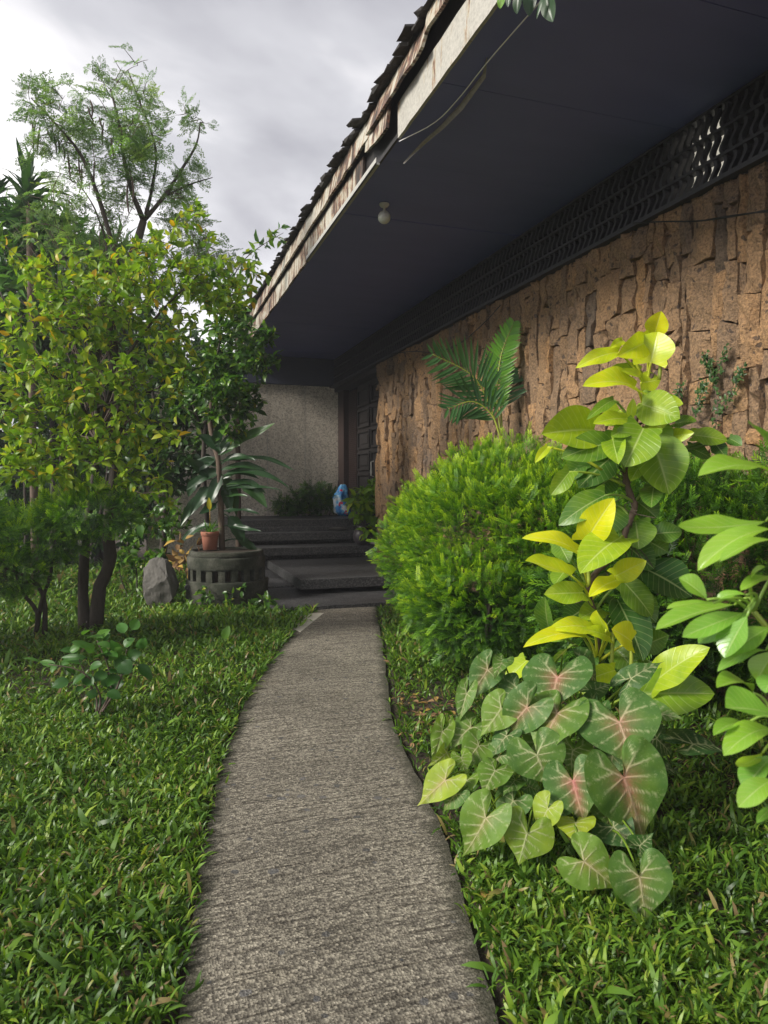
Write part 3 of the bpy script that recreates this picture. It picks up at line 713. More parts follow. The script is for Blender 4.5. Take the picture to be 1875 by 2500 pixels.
# ------------------------------------------------------------------ leaf shapes
def T_leaf(w=.5, fold=.10, droop=.12):                        # eight triangles, creased along the midrib
    V = [(0,0,0),(0,.33,.02),(0,.68,0),(0,1,-droop),(-w*.46,.28,fold),(-w*.40,.62,fold*.8),(w*.46,.28,fold),(w*.40,.62,fold*.8)]
    F = [(0,1,4),(4,1,5),(1,2,5),(2,3,5),(0,6,1),(6,7,1),(1,7,2),(2,7,3)]
    return np.array(V), np.array(F)
def T_small(w=.32):
    return np.array([(0,0,0),(-w/2,.5,.06),(0,1,0),(w/2,.5,.06)]), np.array([(0,2,1),(0,3,2)])
def T_blade():                                                 # bent blade of broad grass
    V = [(-.05,0,0),(.05,0,0),(-.085,.38,.20),(.085,.38,.20),(-.06,.74,.22),(.06,.74,.22),(0,1.0,.10)]
    return np.array(V), np.array([(0,1,2),(2,1,3),(2,3,4),(4,3,5),(4,5,6)])
def T_sprig(n=8, ll=.30, w=.075, up=.35):                       # a stalk with two rows of leaflets
    V = []; F = []; T = []
    for k in range(n):
        y = (k+.4)/n; s = ll*(1-.55*abs(y-.45)**1.2)
        for sd in (-1, 1):
            a = R_(52-18*y); dx, dy = math.sin(a)*sd, math.cos(a)
            b = len(V); z = .04*math.sin(k*2.1)
            V += [(0, y, 0), (dx*s*.5-dy*w*.5*sd, y+dy*s*.5+abs(dx)*w*.5, up*s*.25+z*.3), (dx*s, y+dy*s, up*s*.2+z), (dx*s*.5+dy*w*.5*sd, y+dy*s*.5-abs(dx)*w*.5, up*s*.25)]
            F += [(b, b+1, b+2), (b, b+2, b+3)]; T += [.62*(y-.55)]*4
    b = len(V); V += [(-.012, 0, 0), (.012, 0, 0), (0, 1.08, 0)]; F += [(b, b+1, b+2)]; T += [-.2]*3
    return np.array(V), np.array(F), np.array(T)
def T_frond():                                                 # twice-divided feathery leaf
    V = []; F = []; jr_ = np.random.default_rng(4)
    def leaflet(p, dx, dy, s, w):
        ja = jr_.normal(0, .35); dx, dy = dx*math.cos(ja)-dy*math.sin(ja), dx*math.sin(ja)+dy*math.cos(ja); s *= jr_.uniform(.7, 1.25); p = (p[0]+jr_.normal(0, .02), p[1]+jr_.normal(0, .02), p[2]+jr_.normal(0, .03))
        b = len(V); V.extend([(p[0], p[1], p[2]), (p[0]+dx*s*.5-dy*w, p[1]+dy*s*.5+dx*w, p[2]+.02), (p[0]+dx*s, p[1]+dy*s, p[2]-.01), (p[0]+dx*s*.5+dy*w, p[1]+dy*s*.5-dx*w, p[2]+.02)])
        F.extend([(b, b+1, b+2), (b, b+2, b+3)])
    for k in range(6):
        y = .18+.82*k/5.5; ln = .48*(1-.62*max(0, y-.35))
        for sd in ((-1, 1) if k < 5 else (0,)):
            a = R_(58)*sd; dx, dy = math.sin(a), math.cos(a)
            for j in range(4):
                t = ln*(j+1.0)/4
                p = (dx*t, y+dy*t-.25*t*t, -.35*t*t-.28*y*y)
                for s2 in (-1, 1):
                    b2 = a+R_(50)*s2; leaflet(p, math.sin(b2), math.cos(b2), .135, .034)
            leaflet((dx*ln, y+dy*ln-.25*ln*ln, -.35*ln*ln-.28*y*y), dx, dy, .14, .036)
    b = len(V); V.extend([(-.008, 0, 0), (.008, 0, 0), (0, 1, -.1)]); F.append((b, b+1, b+2))
    return np.array(V), np.array(F)
LEAF, SMALL, BLADE, SPRIG, FROND = T_leaf(), T_small(), T_blade(), T_sprig(), T_frond()

# ------------------------------------------------------------------ trees: twigs grow from the nearest limb towards points in the crown
def blob(u, v, d, ru, rv, rd, w=1.0): return (P(*D(u, v), d), ru*DS*d/FPX, rd, rv*DS*d/FPX, w)
def sample(blobs, n, shell=.45, r=rng):
    w = np.array([b[4]*b[1]*b[2]*b[3] for b in blobs])**.75; k = r.choice(len(blobs), n, p=w/w.sum())
    q = nrm(r.normal(0, 1, (n, 3)))*(r.uniform(0, 1, n)**shell)[:, None]
    out = np.empty((n, 3)); cen = np.empty((n, 3))
    for i, b in enumerate(blobs):
        s = k == i
        out[s] = b[0] + q[s, :1]*b[1]*RT + q[s, 1:2]*b[2]*FH + q[s, 2:]*b[3]*Z; cen[s] = b[0]
    return out, cen
def grow(limbs, targets, r, lift=.12, rad=.006):
    nodes = np.vstack([smoothline(p, 26) for p, _, _ in limbs]); twigs = []
    root = nodes[0]; order = np.argsort(np.linalg.norm(targets-root, axis=1))
    dmin = np.array([np.min(np.linalg.norm(nodes-targets[i], axis=1)) for i in order]); order = order[np.argsort(dmin)]
    buf = np.empty((len(nodes)+len(targets)*3, 3)); m = len(nodes); buf[:m] = nodes
    for i in order:
        t = targets[i]; dv = buf[:m]-t; dist = np.linalg.norm(dv, axis=1) + .6*np.maximum(0, dv[:, 2])
        a = buf[np.argmin(dist)]; L_ = np.linalg.norm(t-a)
        mid = (a+t)/2 + r.normal(0, .08, 3)*L_ + np.array([0, 0, lift*L_])
        c = bez(a, mid, t, 5); twigs.append(c); buf[m:m+3] = c[2:5]; m += 3
    return twigs
def leaves_on(twigs, per, r, start=.35, spread=1.0, up=.5):
    pos, dr, nn = [], [], []
    for c in twigs:
        k = max(1, int(r.poisson(per)))
        t = r.uniform(start, 1, k)*(len(c)-1); i = np.minimum(t.astype(int), len(c)-2); f = (t-i)[:, None]
        p = c[i]*(1-f)+c[i+1]*f; tg = nrm(c[i+1]-c[i])
        d = nrm(tg*.6 + r.normal(0, .62*spread, (k, 3)) + np.array([0, 0, -.05]))
        pos.append(p); dr.append(d); nn.append(nrm(r.normal(0, .55, (k, 3))+np.array([0, 0, up+.35])-.25*FH))
    return np.vstack(pos), np.vstack(dr), np.vstack(nn)
def woody(name, base, label, cat, limbs, blobs, ntw, tmpl, size, per, mat, seed, group=None, bark='bark', tint=(.45, .2), shell=.45, trad=.005, up=.5, start=.35, spread=1.0, lift=.12, tT=None, crown='crown', extra=None):
    r = np.random.default_rng(seed)
    root = empty(name, tuple(base), label, cat, group)
    mb = MB()
    for p, r0, r1 in limbs:
        c = smoothline(p, 18); mb.tube(c, np.linspace(r0, r1, len(c))*(1+.08*np.sin(np.arange(len(c))*1.7)), 8)
    mb.put('trunk', MAT[bark], root, True)
    tg, _ = sample(blobs, ntw, shell, r)
    if extra is not None: tg = np.vstack([tg, extra])
    tw = grow(limbs, tg, r, lift)
    mb = MB()
    for c in tw: mb.tube(c, np.linspace(trad*(1+.6*min(2, np.linalg.norm(c[-1]-c[0]))), trad*.35, len(c)), 4, cap=False)
    tag(mb.put('twigs', MAT['twig'], root, True), kind='stuff')
    if per > 0:
        p, d, nn = leaves_on(tw, per, r, start, spread, up); n = len(p)
        sc = size*np.exp(r.normal(0, .25, n)); tt = np.clip(r.normal(tint[0], tint[1], n), 0, 1)
        tag(scatter(crown, tmpl[0], tmpl[1], p, frames(d, nn), sc, tt, MAT[mat], root, tT), kind='stuff')
    return root, tw

# ------------------------------------------------------------------ single large leaves, one object each
def leaf_mesh(B, T, w, nh, arch=.12, fold=.25, cord=.0, shape='ovate', wave=.02, tint=.5, nL=14, nW=8, stalk=None, sr=.005, seed=0, bend=None, name='leaf'):
    r = np.random.default_rng(seed); B, T = np.asarray(B, float), np.asarray(T, float); Ln = np.linalg.norm(T-B)
    ax = nrm(T-B); nh = nrm(nh - (nh@ax)*ax)
    mid = (B+T)/2+nh*arch*Ln*2 if bend is None else 2*np.asarray(bend)-(B+T)/2
    mb = MB(); lu, lv = [], []
    v = np.linspace(0, 1, nL+1)
    C = np.array([(1-t)**2*B+2*t*(1-t)*mid+t*t*T for t in v]); Tg = nrm(np.gradient(C, axis=0))
    if shape == 'ovate': pr = np.sin(np.pi*np.clip(v, 0, 1)**.80)**.72*(1-.10*v)
    elif shape == 'strap': pr = np.minimum(1, (v/.25+.25))*np.clip((1-v)/.45, 0, 1)**.7
    elif shape == 'obovate': pr = np.sin(np.pi*v**1.35)**.75
    else: pr = np.sin(np.pi*v)**.9
    if cord > 0: pr = np.maximum(pr, np.where(v < .12, .62*cord+.38*np.sin(np.pi*.12**.8), 0)); pr[0] *= .9
    pr[-1] = .0
    V = []; p0 = r.uniform(0, 6.28)
    for i in range(nL+1):
        s = nrm(np.cross(Tg[i], nh)); n_ = np.cross(s, Tg[i])
        for j in range(nW+1):
            u = -1+2*j/nW; h = .5*w*pr[i]*u
            z = abs(h)*fold + wave*Ln*math.sin(v[i]*9+p0+(1.5 if u > 0 else 0))*abs(u)**1.5*(pr[i])
            q = C[i]+s*h*math.cos(fold*.6)+n_*z - Tg[i]*cord*.16*Ln*(abs(u)**1.1)*max(0, 1-v[i]*3.2)**1.5
            V.append(q); lu.append(u); lv.append(v[i])
    F = [(i*(nW+1)+j, i*(nW+1)+j+1, (i+1)*(nW+1)+j+1, (i+1)*(nW+1)+j) for i in range(nL) for j in range(nW)]
    mb.add(V, F, tint)
    if stalk is not None:
        c = bez(stalk, (np.asarray(stalk)+B)/2+Tg[0]*-.02+np.array([0, 0, .03]), C[0], 7); k0 = len(mb.v)
        mb.tube(c, np.linspace(sr*1.5, sr, 7), 6, min(1, tint+.1)); lu += [0.5]*(len(mb.v)-k0); lv += [0.5]*(len(mb.v)-k0)
    mb.a = {'lu': lu, 'lv': lv}
    return mb
CROPS = {'A': (1250, 700, 2.6544), 'B': (1225, 1300, 2.552), 'C': (1000, 1500, 2.37), 'D': (400, 850, 2.765), 'E': (850, 700, 2.37), 'K': (0, 100, 2.37), 'K2': (0, 700, 2.37), 'K3': (0, 1200, 2.37), 'S': (0, 0, 1.0)}
def cp(crop, x, y):
    a, b, s = CROPS[crop]; return a+x/s, b+y/s
def facing(pos, upw, side, r, j=.25): return nrm(nrm(CAM-pos)*1.0+Z*upw+RT*side+r.normal(0, j, 3))

# ---- golden philodendron
def philodendron():
    r = np.random.default_rng(77); d0 = 3.72
    tr = [P(*cp('A', x, y), d0+dd) for x, y, dd in [(905,560,-.03),(850,760,.03),(790,880,.05),(735,1180,.05),(760,1330,.05),(795,1420,.05),(770,1500,.06),(735,1580,.05),(720,1660,.05),(640,1760,.05)]]
    tr += [P(*cp('B', 545, 330), d0), P(*cp('B', 600, 640), d0+.1)]
    g = tr[-1]; tr += [np.array([g[0]+.05, g[1]+.1, .35]), np.array([g[0]+.1, g[1]+.15, 0.0])]
    tr = np.array(tr)[::-1]
    root = empty('climbing_philodendron', (tr[0][0], tr[0][1], 0), 'climbing plant with large lime yellow heart shaped leaves on a bare stem', 'plant')
    c = smoothline(tr, 50); mb = MB(); mb.tube(c, .017+.003*np.sin(np.arange(50)*2.3), 9); mb.put('stem', MAT['bark2'], root, True)
    for pts in ([('A',985,400),('A',965,500),('A',955,600)], [('B',693,620),('B',690,720),('B',682,860)], [('B',803,680),('B',808,790),('B',790,980)], [('B',545,90),('B',538,200),('B',545,330)]):
        mb = MB(); mb.tube(smoothline([P(*cp(*q), d0-.06) for q in pts], 8), .010, 7); mb.put('shoot', MAT['stalk'], root, True)
    mb = MB()
    for k in range(26):
        i = r.integers(8, 46); a = c[i]; mb.tube(bez(a, a+r.normal(0, .05, 3), a+r.normal(0, .07, 3)+np.array([0, 0, -.08]), 5), .0022, 4)
    mb.put('aerial_roots', MAT['twig'], root)
    LV = [  # crop, base x, base y, tip x, tip y, width px, colour, arch, depth shift
     ('A',925,300,967,158,110,.86,.05,-.05),('A',900,492,945,292,180,.82,.05,-.10),('A',880,352,682,452,115,.85,.10,-.06),('A',690,425,412,528,85,.86,.16,-.06),
     ('A',718,350,632,402,45,.84,.1,0),('A',830,545,612,552,60,.62,.1,.02),('A',797,652,457,645,135,.84,.14,-.10),('A',850,602,705,545,62,.80,.1,-.04),
     ('A',838,620,964,596,105,.82,-.12,-.08),('A',842,760,1090,855,185,.50,.06,-.05),('A',660,735,484,862,55,.42,.14,.02),('A',766,852,786,724,48,.74,.05,-.05),
     ('A',742,856,525,888,80,.72,.08,-.08),('A',530,930,190,955,235,.60,.08,-.02),('A',640,1010,318,1112,165,.36,.10,-.10),('A',756,922,640,972,85,.58,.08,-.12),
     ('A',650,978,690,1152,110,.66,.06,-.08),('A',850,918,730,1170,215,.46,.07,-.14),('A',905,985,1017,1347,225,.40,.07,-.06),('A',630,1118,432,1302,160,.20,.06,.04),
     ('A',372,1200,250,1352,95,.52,.12,-.06),('A',462,1150,322,1262,95,.32,.08,.04),('A',232,1040,148,1142,48,.74,.08,-.04),('A',852,1128,768,1262,85,.52,.06,-.02),
     ('A',602,1352,300,1547,140,.46,.13,-.10),('A',482,1642,662,1368,160,.94,.08,-.12),('A',420,1712,63,1630,85,.95,.16,-.12),('A',702,1628,440,1860,200,.70,.10,-.16),
     ('B',432,272,145,176,160,.80,.04,-.14),('B',708,272,902,176,105,.84,.08,-.14),('B',712,300,542,402,95,.92,.10,-.16),('B',500,376,263,386,120,.66,.03,-.08),
     ('B',760,308,938,527,140,.40,.06,-.02),('B',900,230,1185,402,230,.12,.06,.08),('B',720,420,882,802,190,.14,.06,.06),('B',292,592,270,400,108,.36,.04,-.02),
     ('B',572,602,286,606,85,.88,.15,-.12),('B',652,604,590,484,118,.80,.04,-.14),('B',672,652,500,602,65,.80,.08,-.10),('B',806,678,684,602,125,.95,.06,-.18),
     ('B',522,640,133,716,105,.86,.15,-.14),('B',942,940,1297,716,165,.62,.10,-.12),('B',852,1010,1327,1006,190,.52,.08,-.10),('B',702,860,460,946,95,.76,.08,-.12),
     ('B',152,802,32,932,105,.76,.08,-.10),('A',800,1520,822,1702,155,.36,.05,.05),('A',930,1602,1102,1590,105,.30,.06,.06),('A',662,1420,602,1612,145,.20,.05,.08),
     ('A',920,1290,902,1432,115,.30,.05,.05),('A',1000,982,1182,944,75,.72,.10,-.04),('A',1180,962,1397,998,80,.54,.08,.02),('A',1060,890,1197,872,62,.36,.06,.04),
     ('A',1145,1042,1290,1112,75,.18,.06,.08),('A',1318,1018,1392,1112,72,.12,.06,.08),('A',1405,982,1490,1030,60,.28,.06,.06),('A',760,1690,920,1830,140,.16,.05,.10),
     ('A',560,1000,420,1060,120,0.46,.06,.10),('A',760,1060,900,1160,140,0.41,.06,.08),('A',640,1240,520,1340,130,0.38,.06,.10),('A',860,1180,960,1300,130,0.44,.06,.10),('A',700,800,600,900,110,0.66,.08,.06),('A',900,880,1010,940,110,0.56,.06,.06),('A',820,1400,940,1500,130,0.38,.06,.12),('A',640,1500,520,1580,120,0.46,.06,.10),('A',870,1640,1010,1720,130,0.34,.06,.12),('B',420,220,330,330,110,0.56,.06,.06),('B',800,420,960,560,150,0.30,.06,.12),('B',620,480,480,540,110,0.61,.06,.04),('B',900,700,1040,640,120,0.46,.06,.08),('B',420,560,300,680,110,0.50,.06,.06),('B',700,720,840,860,120,0.46,.06,.08),('B',600,900,480,1000,110,0.56,.06,.08),('B',840,900,960,820,110,0.50,.06,.06),('A',960,760,1110,760,80,0.60,.06,.04),
     ('B',520,470,380,560,130,.10,.05,.12),('B',350,60,420,190,90,.28,.05,.06),('B',560,760,500,900,90,.22,.05,.10)]
    for q, (cr, bx, by, tx, ty, w, col, arch, ds) in enumerate(LV):
        d = d0+ds; u0, v0 = cp(cr, bx, by); u1, v1 = cp(cr, tx, ty)
        B = P(u0, v0, d+.03); T = P(u1, v1, d-r.uniform(-.04, .14))
        wpx = w/CROPS[cr][2]; W = wpx*d/FPX*1.5*r.uniform(.9, 1.1)
        i = np.argmin(np.linalg.norm(c-B, axis=1) + 1.2*np.maximum(0, c[:, 2]-B[2])); st = c[max(0, i-2)]
        if np.linalg.norm(st-B) > .33: st = B+nrm(st-B)*.33
        m = leaf_mesh(B, T, W, facing(B, .45, 0, r), arch*.8, r.uniform(.12, .42), .9, 'ovate', r.uniform(.012, .045), float(np.clip(col+r.normal(0, .05), 0, 1)), stalk=st, sr=.0055, seed=q)
        m.put('leaf', MAT['philo'], root, True)
philodendron()

# ---- caladium
def caladium():
    r = np.random.default_rng(5)
    cb = P(*cp('C', 900, 760), 3.25); base = np.array([cb[0], cb[1], 0])
    root = empty('caladium_clump', tuple(base), 'clump of heart shaped green leaves with pink and cream veins beside the path', 'plant')
    half = np.array([(0,1.06),(.05,.90),(.13,.76),(.235,.62),(.345,.47),(.44,.30),(.495,.12),(.51,-.06),(.485,-.24),(.43,-.40),(.35,-.52),(.26,-.57),(.17,-.52),(.10,-.40),(.055,-.24),(.022,-.10),(.006,-.03)])
    t = np.linspace(0, 1, len(half)); tt = np.linspace(0, 1, 64)
    hx, hy = np.interp(tt, t, half[:, 0]), np.interp(tt, t, half[:, 1])
    for _ in range(2): hx[1:-1] = (hx[:-2]+2*hx[1:-1]+hx[2:])/4; hy[1:-1] = (hy[:-2]+2*hy[1:-1]+hy[2:])/4
    ox = np.concatenate([hx, -hx[::-1][:-1]]); oy = np.concatenate([hy, hy[::-1][:-1]]); no = len(ox)
    rings = np.array([.05, .11, .17, .24, .31, .38, .45, .52, .59, .66, .73, .80, .87, .94, 1.0])
    veins = [((0, 0), (0, .97)), ((0, 0), (.34, -.45)), ((0, 0), (-.34, -.45))]
    for s_ in (-1, 1):
        veins += [((0, .0), (.46*s_, .12)), ((0, .18), (.37*s_, .42)), ((0, .40), (.24*s_, .64)), ((.1*s_, -.13), (.47*s_, -.16)), ((.2*s_, -.27), (.2*s_, -.52)), ((0, .62), (.13*s_, .78))]
    gx, gy = (rings[:, None]*ox[None]).ravel(), (rings[:, None]*oy[None]).ravel(); gf = rings.repeat(no); gi = np.tile(np.arange(no), len(rings))
    VE, HA = np.zeros(len(gx)), np.zeros(len(gx)); pp = np.stack([gx, gy], 1)
    for a, b in veins:
        a, b = np.array(a), np.array(b); h = np.clip((pp-a)@(b-a)/((b-a)@(b-a)), 0, 1); dd = np.linalg.norm(pp-a-h[:, None]*(b-a), axis=1)
        VE = np.maximum(VE, np.exp(-(dd/(.0135*(1.2-.8*h)))**2)*(1-.35*h)); HA = np.maximum(HA, np.exp(-(dd/.075)**2))
    PI = np.maximum(np.exp(-((np.abs(gx)+.5*np.maximum(0, -gy))/.11)**2)*(1-.75*np.maximum(0, gy)), .75*np.exp(-((gx**2+gy**2)/.035)))
    CL = [ # attach x,y, tip x,y, width px, pink, tint, depth
     (855,365,820,510,350,.75,.35,3.30),(855,570,745,772,300,.55,.38,3.12),(1215,625,1297,832,405,.65,.42,3.02),(1240,945,1360,1262,405,.75,.46,2.86),(945,965,1000,1177,285,1.0,.30,2.92),
     (738,815,800,978,290,.12,.48,3.02),(945,785,925,885,210,.08,.48,3.08),(530,545,440,682,190,.10,.55,3.22),(680,540,535,697,220,.6,.36,3.16),(452,320,358,472,165,.4,.30,3.40),
     (330,460,288,602,100,.1,.62,3.32),(352,655,248,742,165,.15,.42,3.26),(190,680,138,834,110,.1,.60,3.22),(495,905,428,1008,175,.05,.45,3.05),(205,960,72,1082,185,.35,.72,3.02),
     (440,1180,338,1388,245,.25,.52,2.84),(680,1270,638,1418,270,.05,.72,2.80),(800,1125,738,1242,165,.05,.85,2.86),(962,1205,958,1292,195,.05,.80,2.84),(1010,1430,1182,1562,270,.3,.52,2.62),
     (1330,1520,1372,1748,315,.3,.46,2.54),(1280,372,1432,270,150,.05,.18,3.30),(1640,750,1800,745,330,.02,.14,3.12),(1410,870,1552,905,140,.02,.12,3.16),(560,705,470,802,165,.1,.30,3.16),
     (610,960,558,1022,110,.02,.30,3.06),(690,995,762,1022,110,.02,.28,3.06),(1390,570,1536,580,150,.02,.32,3.22),(270,1040,190,1115,130,.15,.22,2.98),(540,270,500,330,100,.1,.40,3.42),
     (1060,440,1150,400,150,.02,.25,3.36),(300,830,330,900,110,.05,.42,3.10),(1180,1230,1290,1330,210,.05,.12,2.86),(1060,660,1090,760,170,.05,.30,3.20),(880,230,930,160,110,.3,.62,3.45),(215,800,150,860,100,.1,.66,3.18),(1330,1340,1390,1290,130,.02,.2,2.72),
     (620,440,560,540,190,.2,.40,3.36),(1080,560,1040,680,220,.3,.34,3.22),(760,680,700,800,200,.1,.36,3.20),(400,760,320,860,170,.15,.52,3.18),(600,1080,520,1180,190,.1,.42,2.98),(860,1080,800,1180,180,.2,.36,2.98),(1120,1100,1180,1220,210,.2,.30,2.96),(330,960,260,1060,150,.1,.5,3.06),(1180,800,1150,920,200,.1,.34,3.12),(1430,720,1520,800,190,.05,.2,3.18),(1000,300,1080,380,200,.4,.3,3.40),(520,820,470,900,150,.1,.5,3.14)]
    for q, (ax, ay, tx, ty, w, pk, ti, d) in enumerate(CL):
        A = P(*cp('C', ax, ay), d); T = P(*cp('C', ax+(tx-ax)*1.16, ay+(ty-ay)*1.16), d-r.uniform(-.02, .14)); Ln = np.linalg.norm(T-A); W = w/2.37*d/FPX*1.17
        if Ln < .45*W: T = A+nrm(T-A)*.5*W; Ln = .5*W
        ya = nrm(T-A); nh = facing(A, .7, -.15, r, .34); za = nrm(nh-(nh@ya)*ya); xa = np.cross(ya, za)
        p0 = r.uniform(0, 6, 4); dr_ = r.uniform(.08, .30); cup = r.uniform(.05, .34); sk = r.normal(0, .05)
        zz = cup*np.abs(gx)-dr_*np.maximum(0, gy)**2-.18*np.maximum(0, -gy)**1.5+.028*np.sin(7*gx+p0[0])*gf+.026*gf*gf*np.sin(gi*.42*44/no*2+p0[1])+.013*gf*gf*np.sin(gi*.95*44/no*2+p0[2])
        ys = np.where(gy > 0, gy*Ln, gy*max(Ln, W*.72)); xs = (gx+sk*gy*np.abs(gy))*W
        V = np.vstack([A[None], A+xs[:, None]*xa+ys[:, None]*ya+(zz*Ln)[:, None]*za])
        ve = [1.0]+VE.tolist(); ha = [1.0]+HA.tolist(); pi = [pk]+(pk*PI).tolist()
        F = [(0, 1+i, 1+(i+1) % no) for i in range(no)]
        F += [(1+k*no+i, 1+(k+1)*no+i, 1+(k+1)*no+(i+1) % no, 1+k*no+(i+1) % no) for k in range(len(rings)-1) for i in range(no)]
        mb = MB(); mb.add(V, F, min(1, ti+r.normal(.09, .09)))
        g = np.array([base[0]+r.normal(0, .10), base[1]+r.normal(0, .10), .0])
        g = g*.55+np.array([A[0], A[1], 0])*.45+FH*.12
        k0 = len(mb.v); mb.tube(bez(g, (g+A)/2+np.array([0, 0, .22])+FH*.05, A-za*.004, 10), np.linspace(.006, .0035, 10), 6, .75); e = len(mb.v)-k0
        mb.a = {'vein': ve+[.0]*e, 'pink': pi+[0.0]*e, 'halo': ha+[0.0]*e}
        mb.put('leaf', MAT['caladium'], root, True)
caladium()

# ---- glossy shrub close to the camera
def fore():
    r = np.random.default_rng(9); d0 = 1.12
    base = CAM*0+RT*.92+FH*1.15
    root = empty('glossy_shrub', (base[0], base[1], 0), 'bright green glossy leaved branches close by at the right edge', 'shrub')
    hubs = {1: ('A',1700,1150), 2: ('A',1690,1540), 3: ('B',1570,490), 4: ('B',1700,1180), 5: ('B',1710,1400), 6: ('B',1690,700)}
    H = {k: P(*cp(*v), d0+.03) for k, v in hubs.items()}
    for k, h in H.items():
        mb = MB(); g = np.array([base[0]+r.normal(0, .03), base[1]+r.normal(0, .03), 0]); o_ = h+RT*.16+np.array([0, 0, -.22])
        mb.tube(smoothline([g, (g+o_)/2+RT*.05, o_, h], 16), np.linspace(.012, .0045, 16), 7); mb.put('stem', MAT['stalk'], root, True)
    LV = [('A',1690,1120,1532,885,170,.35,1),('A',1680,1200,1205,1228,150,.80,1),('A',1645,1520,1075,1552,145,.62,2),('A',1680,1570,1203,1842,140,.52,2),('A',1690,1640,1348,1782,95,.55,2),
      ('B',1278,418,1103,283,118,.62,3),('B',1525,390,1335,422,60,.60,3),('B',1690,272,1488,362,75,.55,3),('B',1552,292,1642,213,45,.6,3),('B',1570,500,1540,350,48,.5,3),
      ('B',1320,440,1025,477,66,.60,3),('B',1450,450,958,607,125,.52,3),('B',1510,500,1123,652,115,.48,3),('B',1540,500,1223,692,135,.45,3),('B',1530,520,1388,782,150,.42,3),
      ('B',1668,590,1403,767,140,.45,6),('B',1645,735,1343,867,75,.60,6),('B',1700,735,1588,922,140,.80,6),('B',1565,1000,1338,968,118,.48,4),('B',1690,1130,1392,1092,235,.46,4),
      ('B',1520,1200,1318,1267,85,.62,4),('B',1690,1230,1382,1392,140,.58,4),('B',1625,1373,1468,1457,85,.85,5),('B',1690,1388,1508,1602,140,.42,5),('B',1690,1538,1473,1712,120,.75,5),('B',1700,1735,1588,1812,50,.55,5),
      ('B',1720,900,1640,1000,120,.5,4)]
    for q, (cr, bx, by, tx, ty, w, col, hb) in enumerate(LV):
        d = d0+r.normal(0, .035); B = P(*cp(cr, bx, by), d+.01); T = P(*cp(cr, tx, ty), d-r.uniform(-.02, .05)); W = w/CROPS[cr][2]*d/FPX*1.3
        st = H[hb]
        if np.linalg.norm(st-B) > .10: st = B+nrm(st-B)*.10
        m = leaf_mesh(B, T, W, facing(B, 1.4, -.15, r, .25), r.uniform(-.06, .16), r.uniform(.1, .5), 0, 'obovate', r.uniform(.008, .03), float(np.clip(col+r.normal(0, .08), 0, 1)), stalk=st, sr=.002, seed=200+q); m.put('leaf', MAT['fore'], root, True)
fore()

# ---- leaves hanging in from above
def overhang():
    r = np.random.default_rng(12); d = 2.3
    h = P(1300, -70, d)
    root = empty('overhanging_twig', tuple(h), 'few oval leaves hanging in front of the dark eaves at the top edge', 'twig')
    mb = MB(); mb.tube(smoothline([P(1500, -420, d+.2), P(1400, -180, d+.05), h, P(1225, -60, d)], 12), np.linspace(.008, .003, 12), 6); mb.put('stem', MAT['twig'], root, True)
    for q, (bx, by, tx, ty, w, c) in enumerate([(1235,-45,1221,22,22,.45),(1255,-50,1240,18,18,.2),(1275,-50,1262,35,26,.25),(1298,-50,1292,40,32,.3),(1330,-30,1350,54,36,.38),(1338,-40,1310,48,8,.4),(1345,-50,1352,4,16,.5)]):
        B, T = P(bx, by, d+r.normal(0, .02)), P(tx, ty, d+r.normal(0, .03)); m = leaf_mesh(B, T, w*d/FPX*1.1, facing(B, .2, -.3, r), .05, .25, 0, 'obovate', .01, c, stalk=h, sr=.0015, seed=300+q); m.put('leaf', MAT['dracaena'] if q != 0 else MAT['fore'], root, True)
overhang()

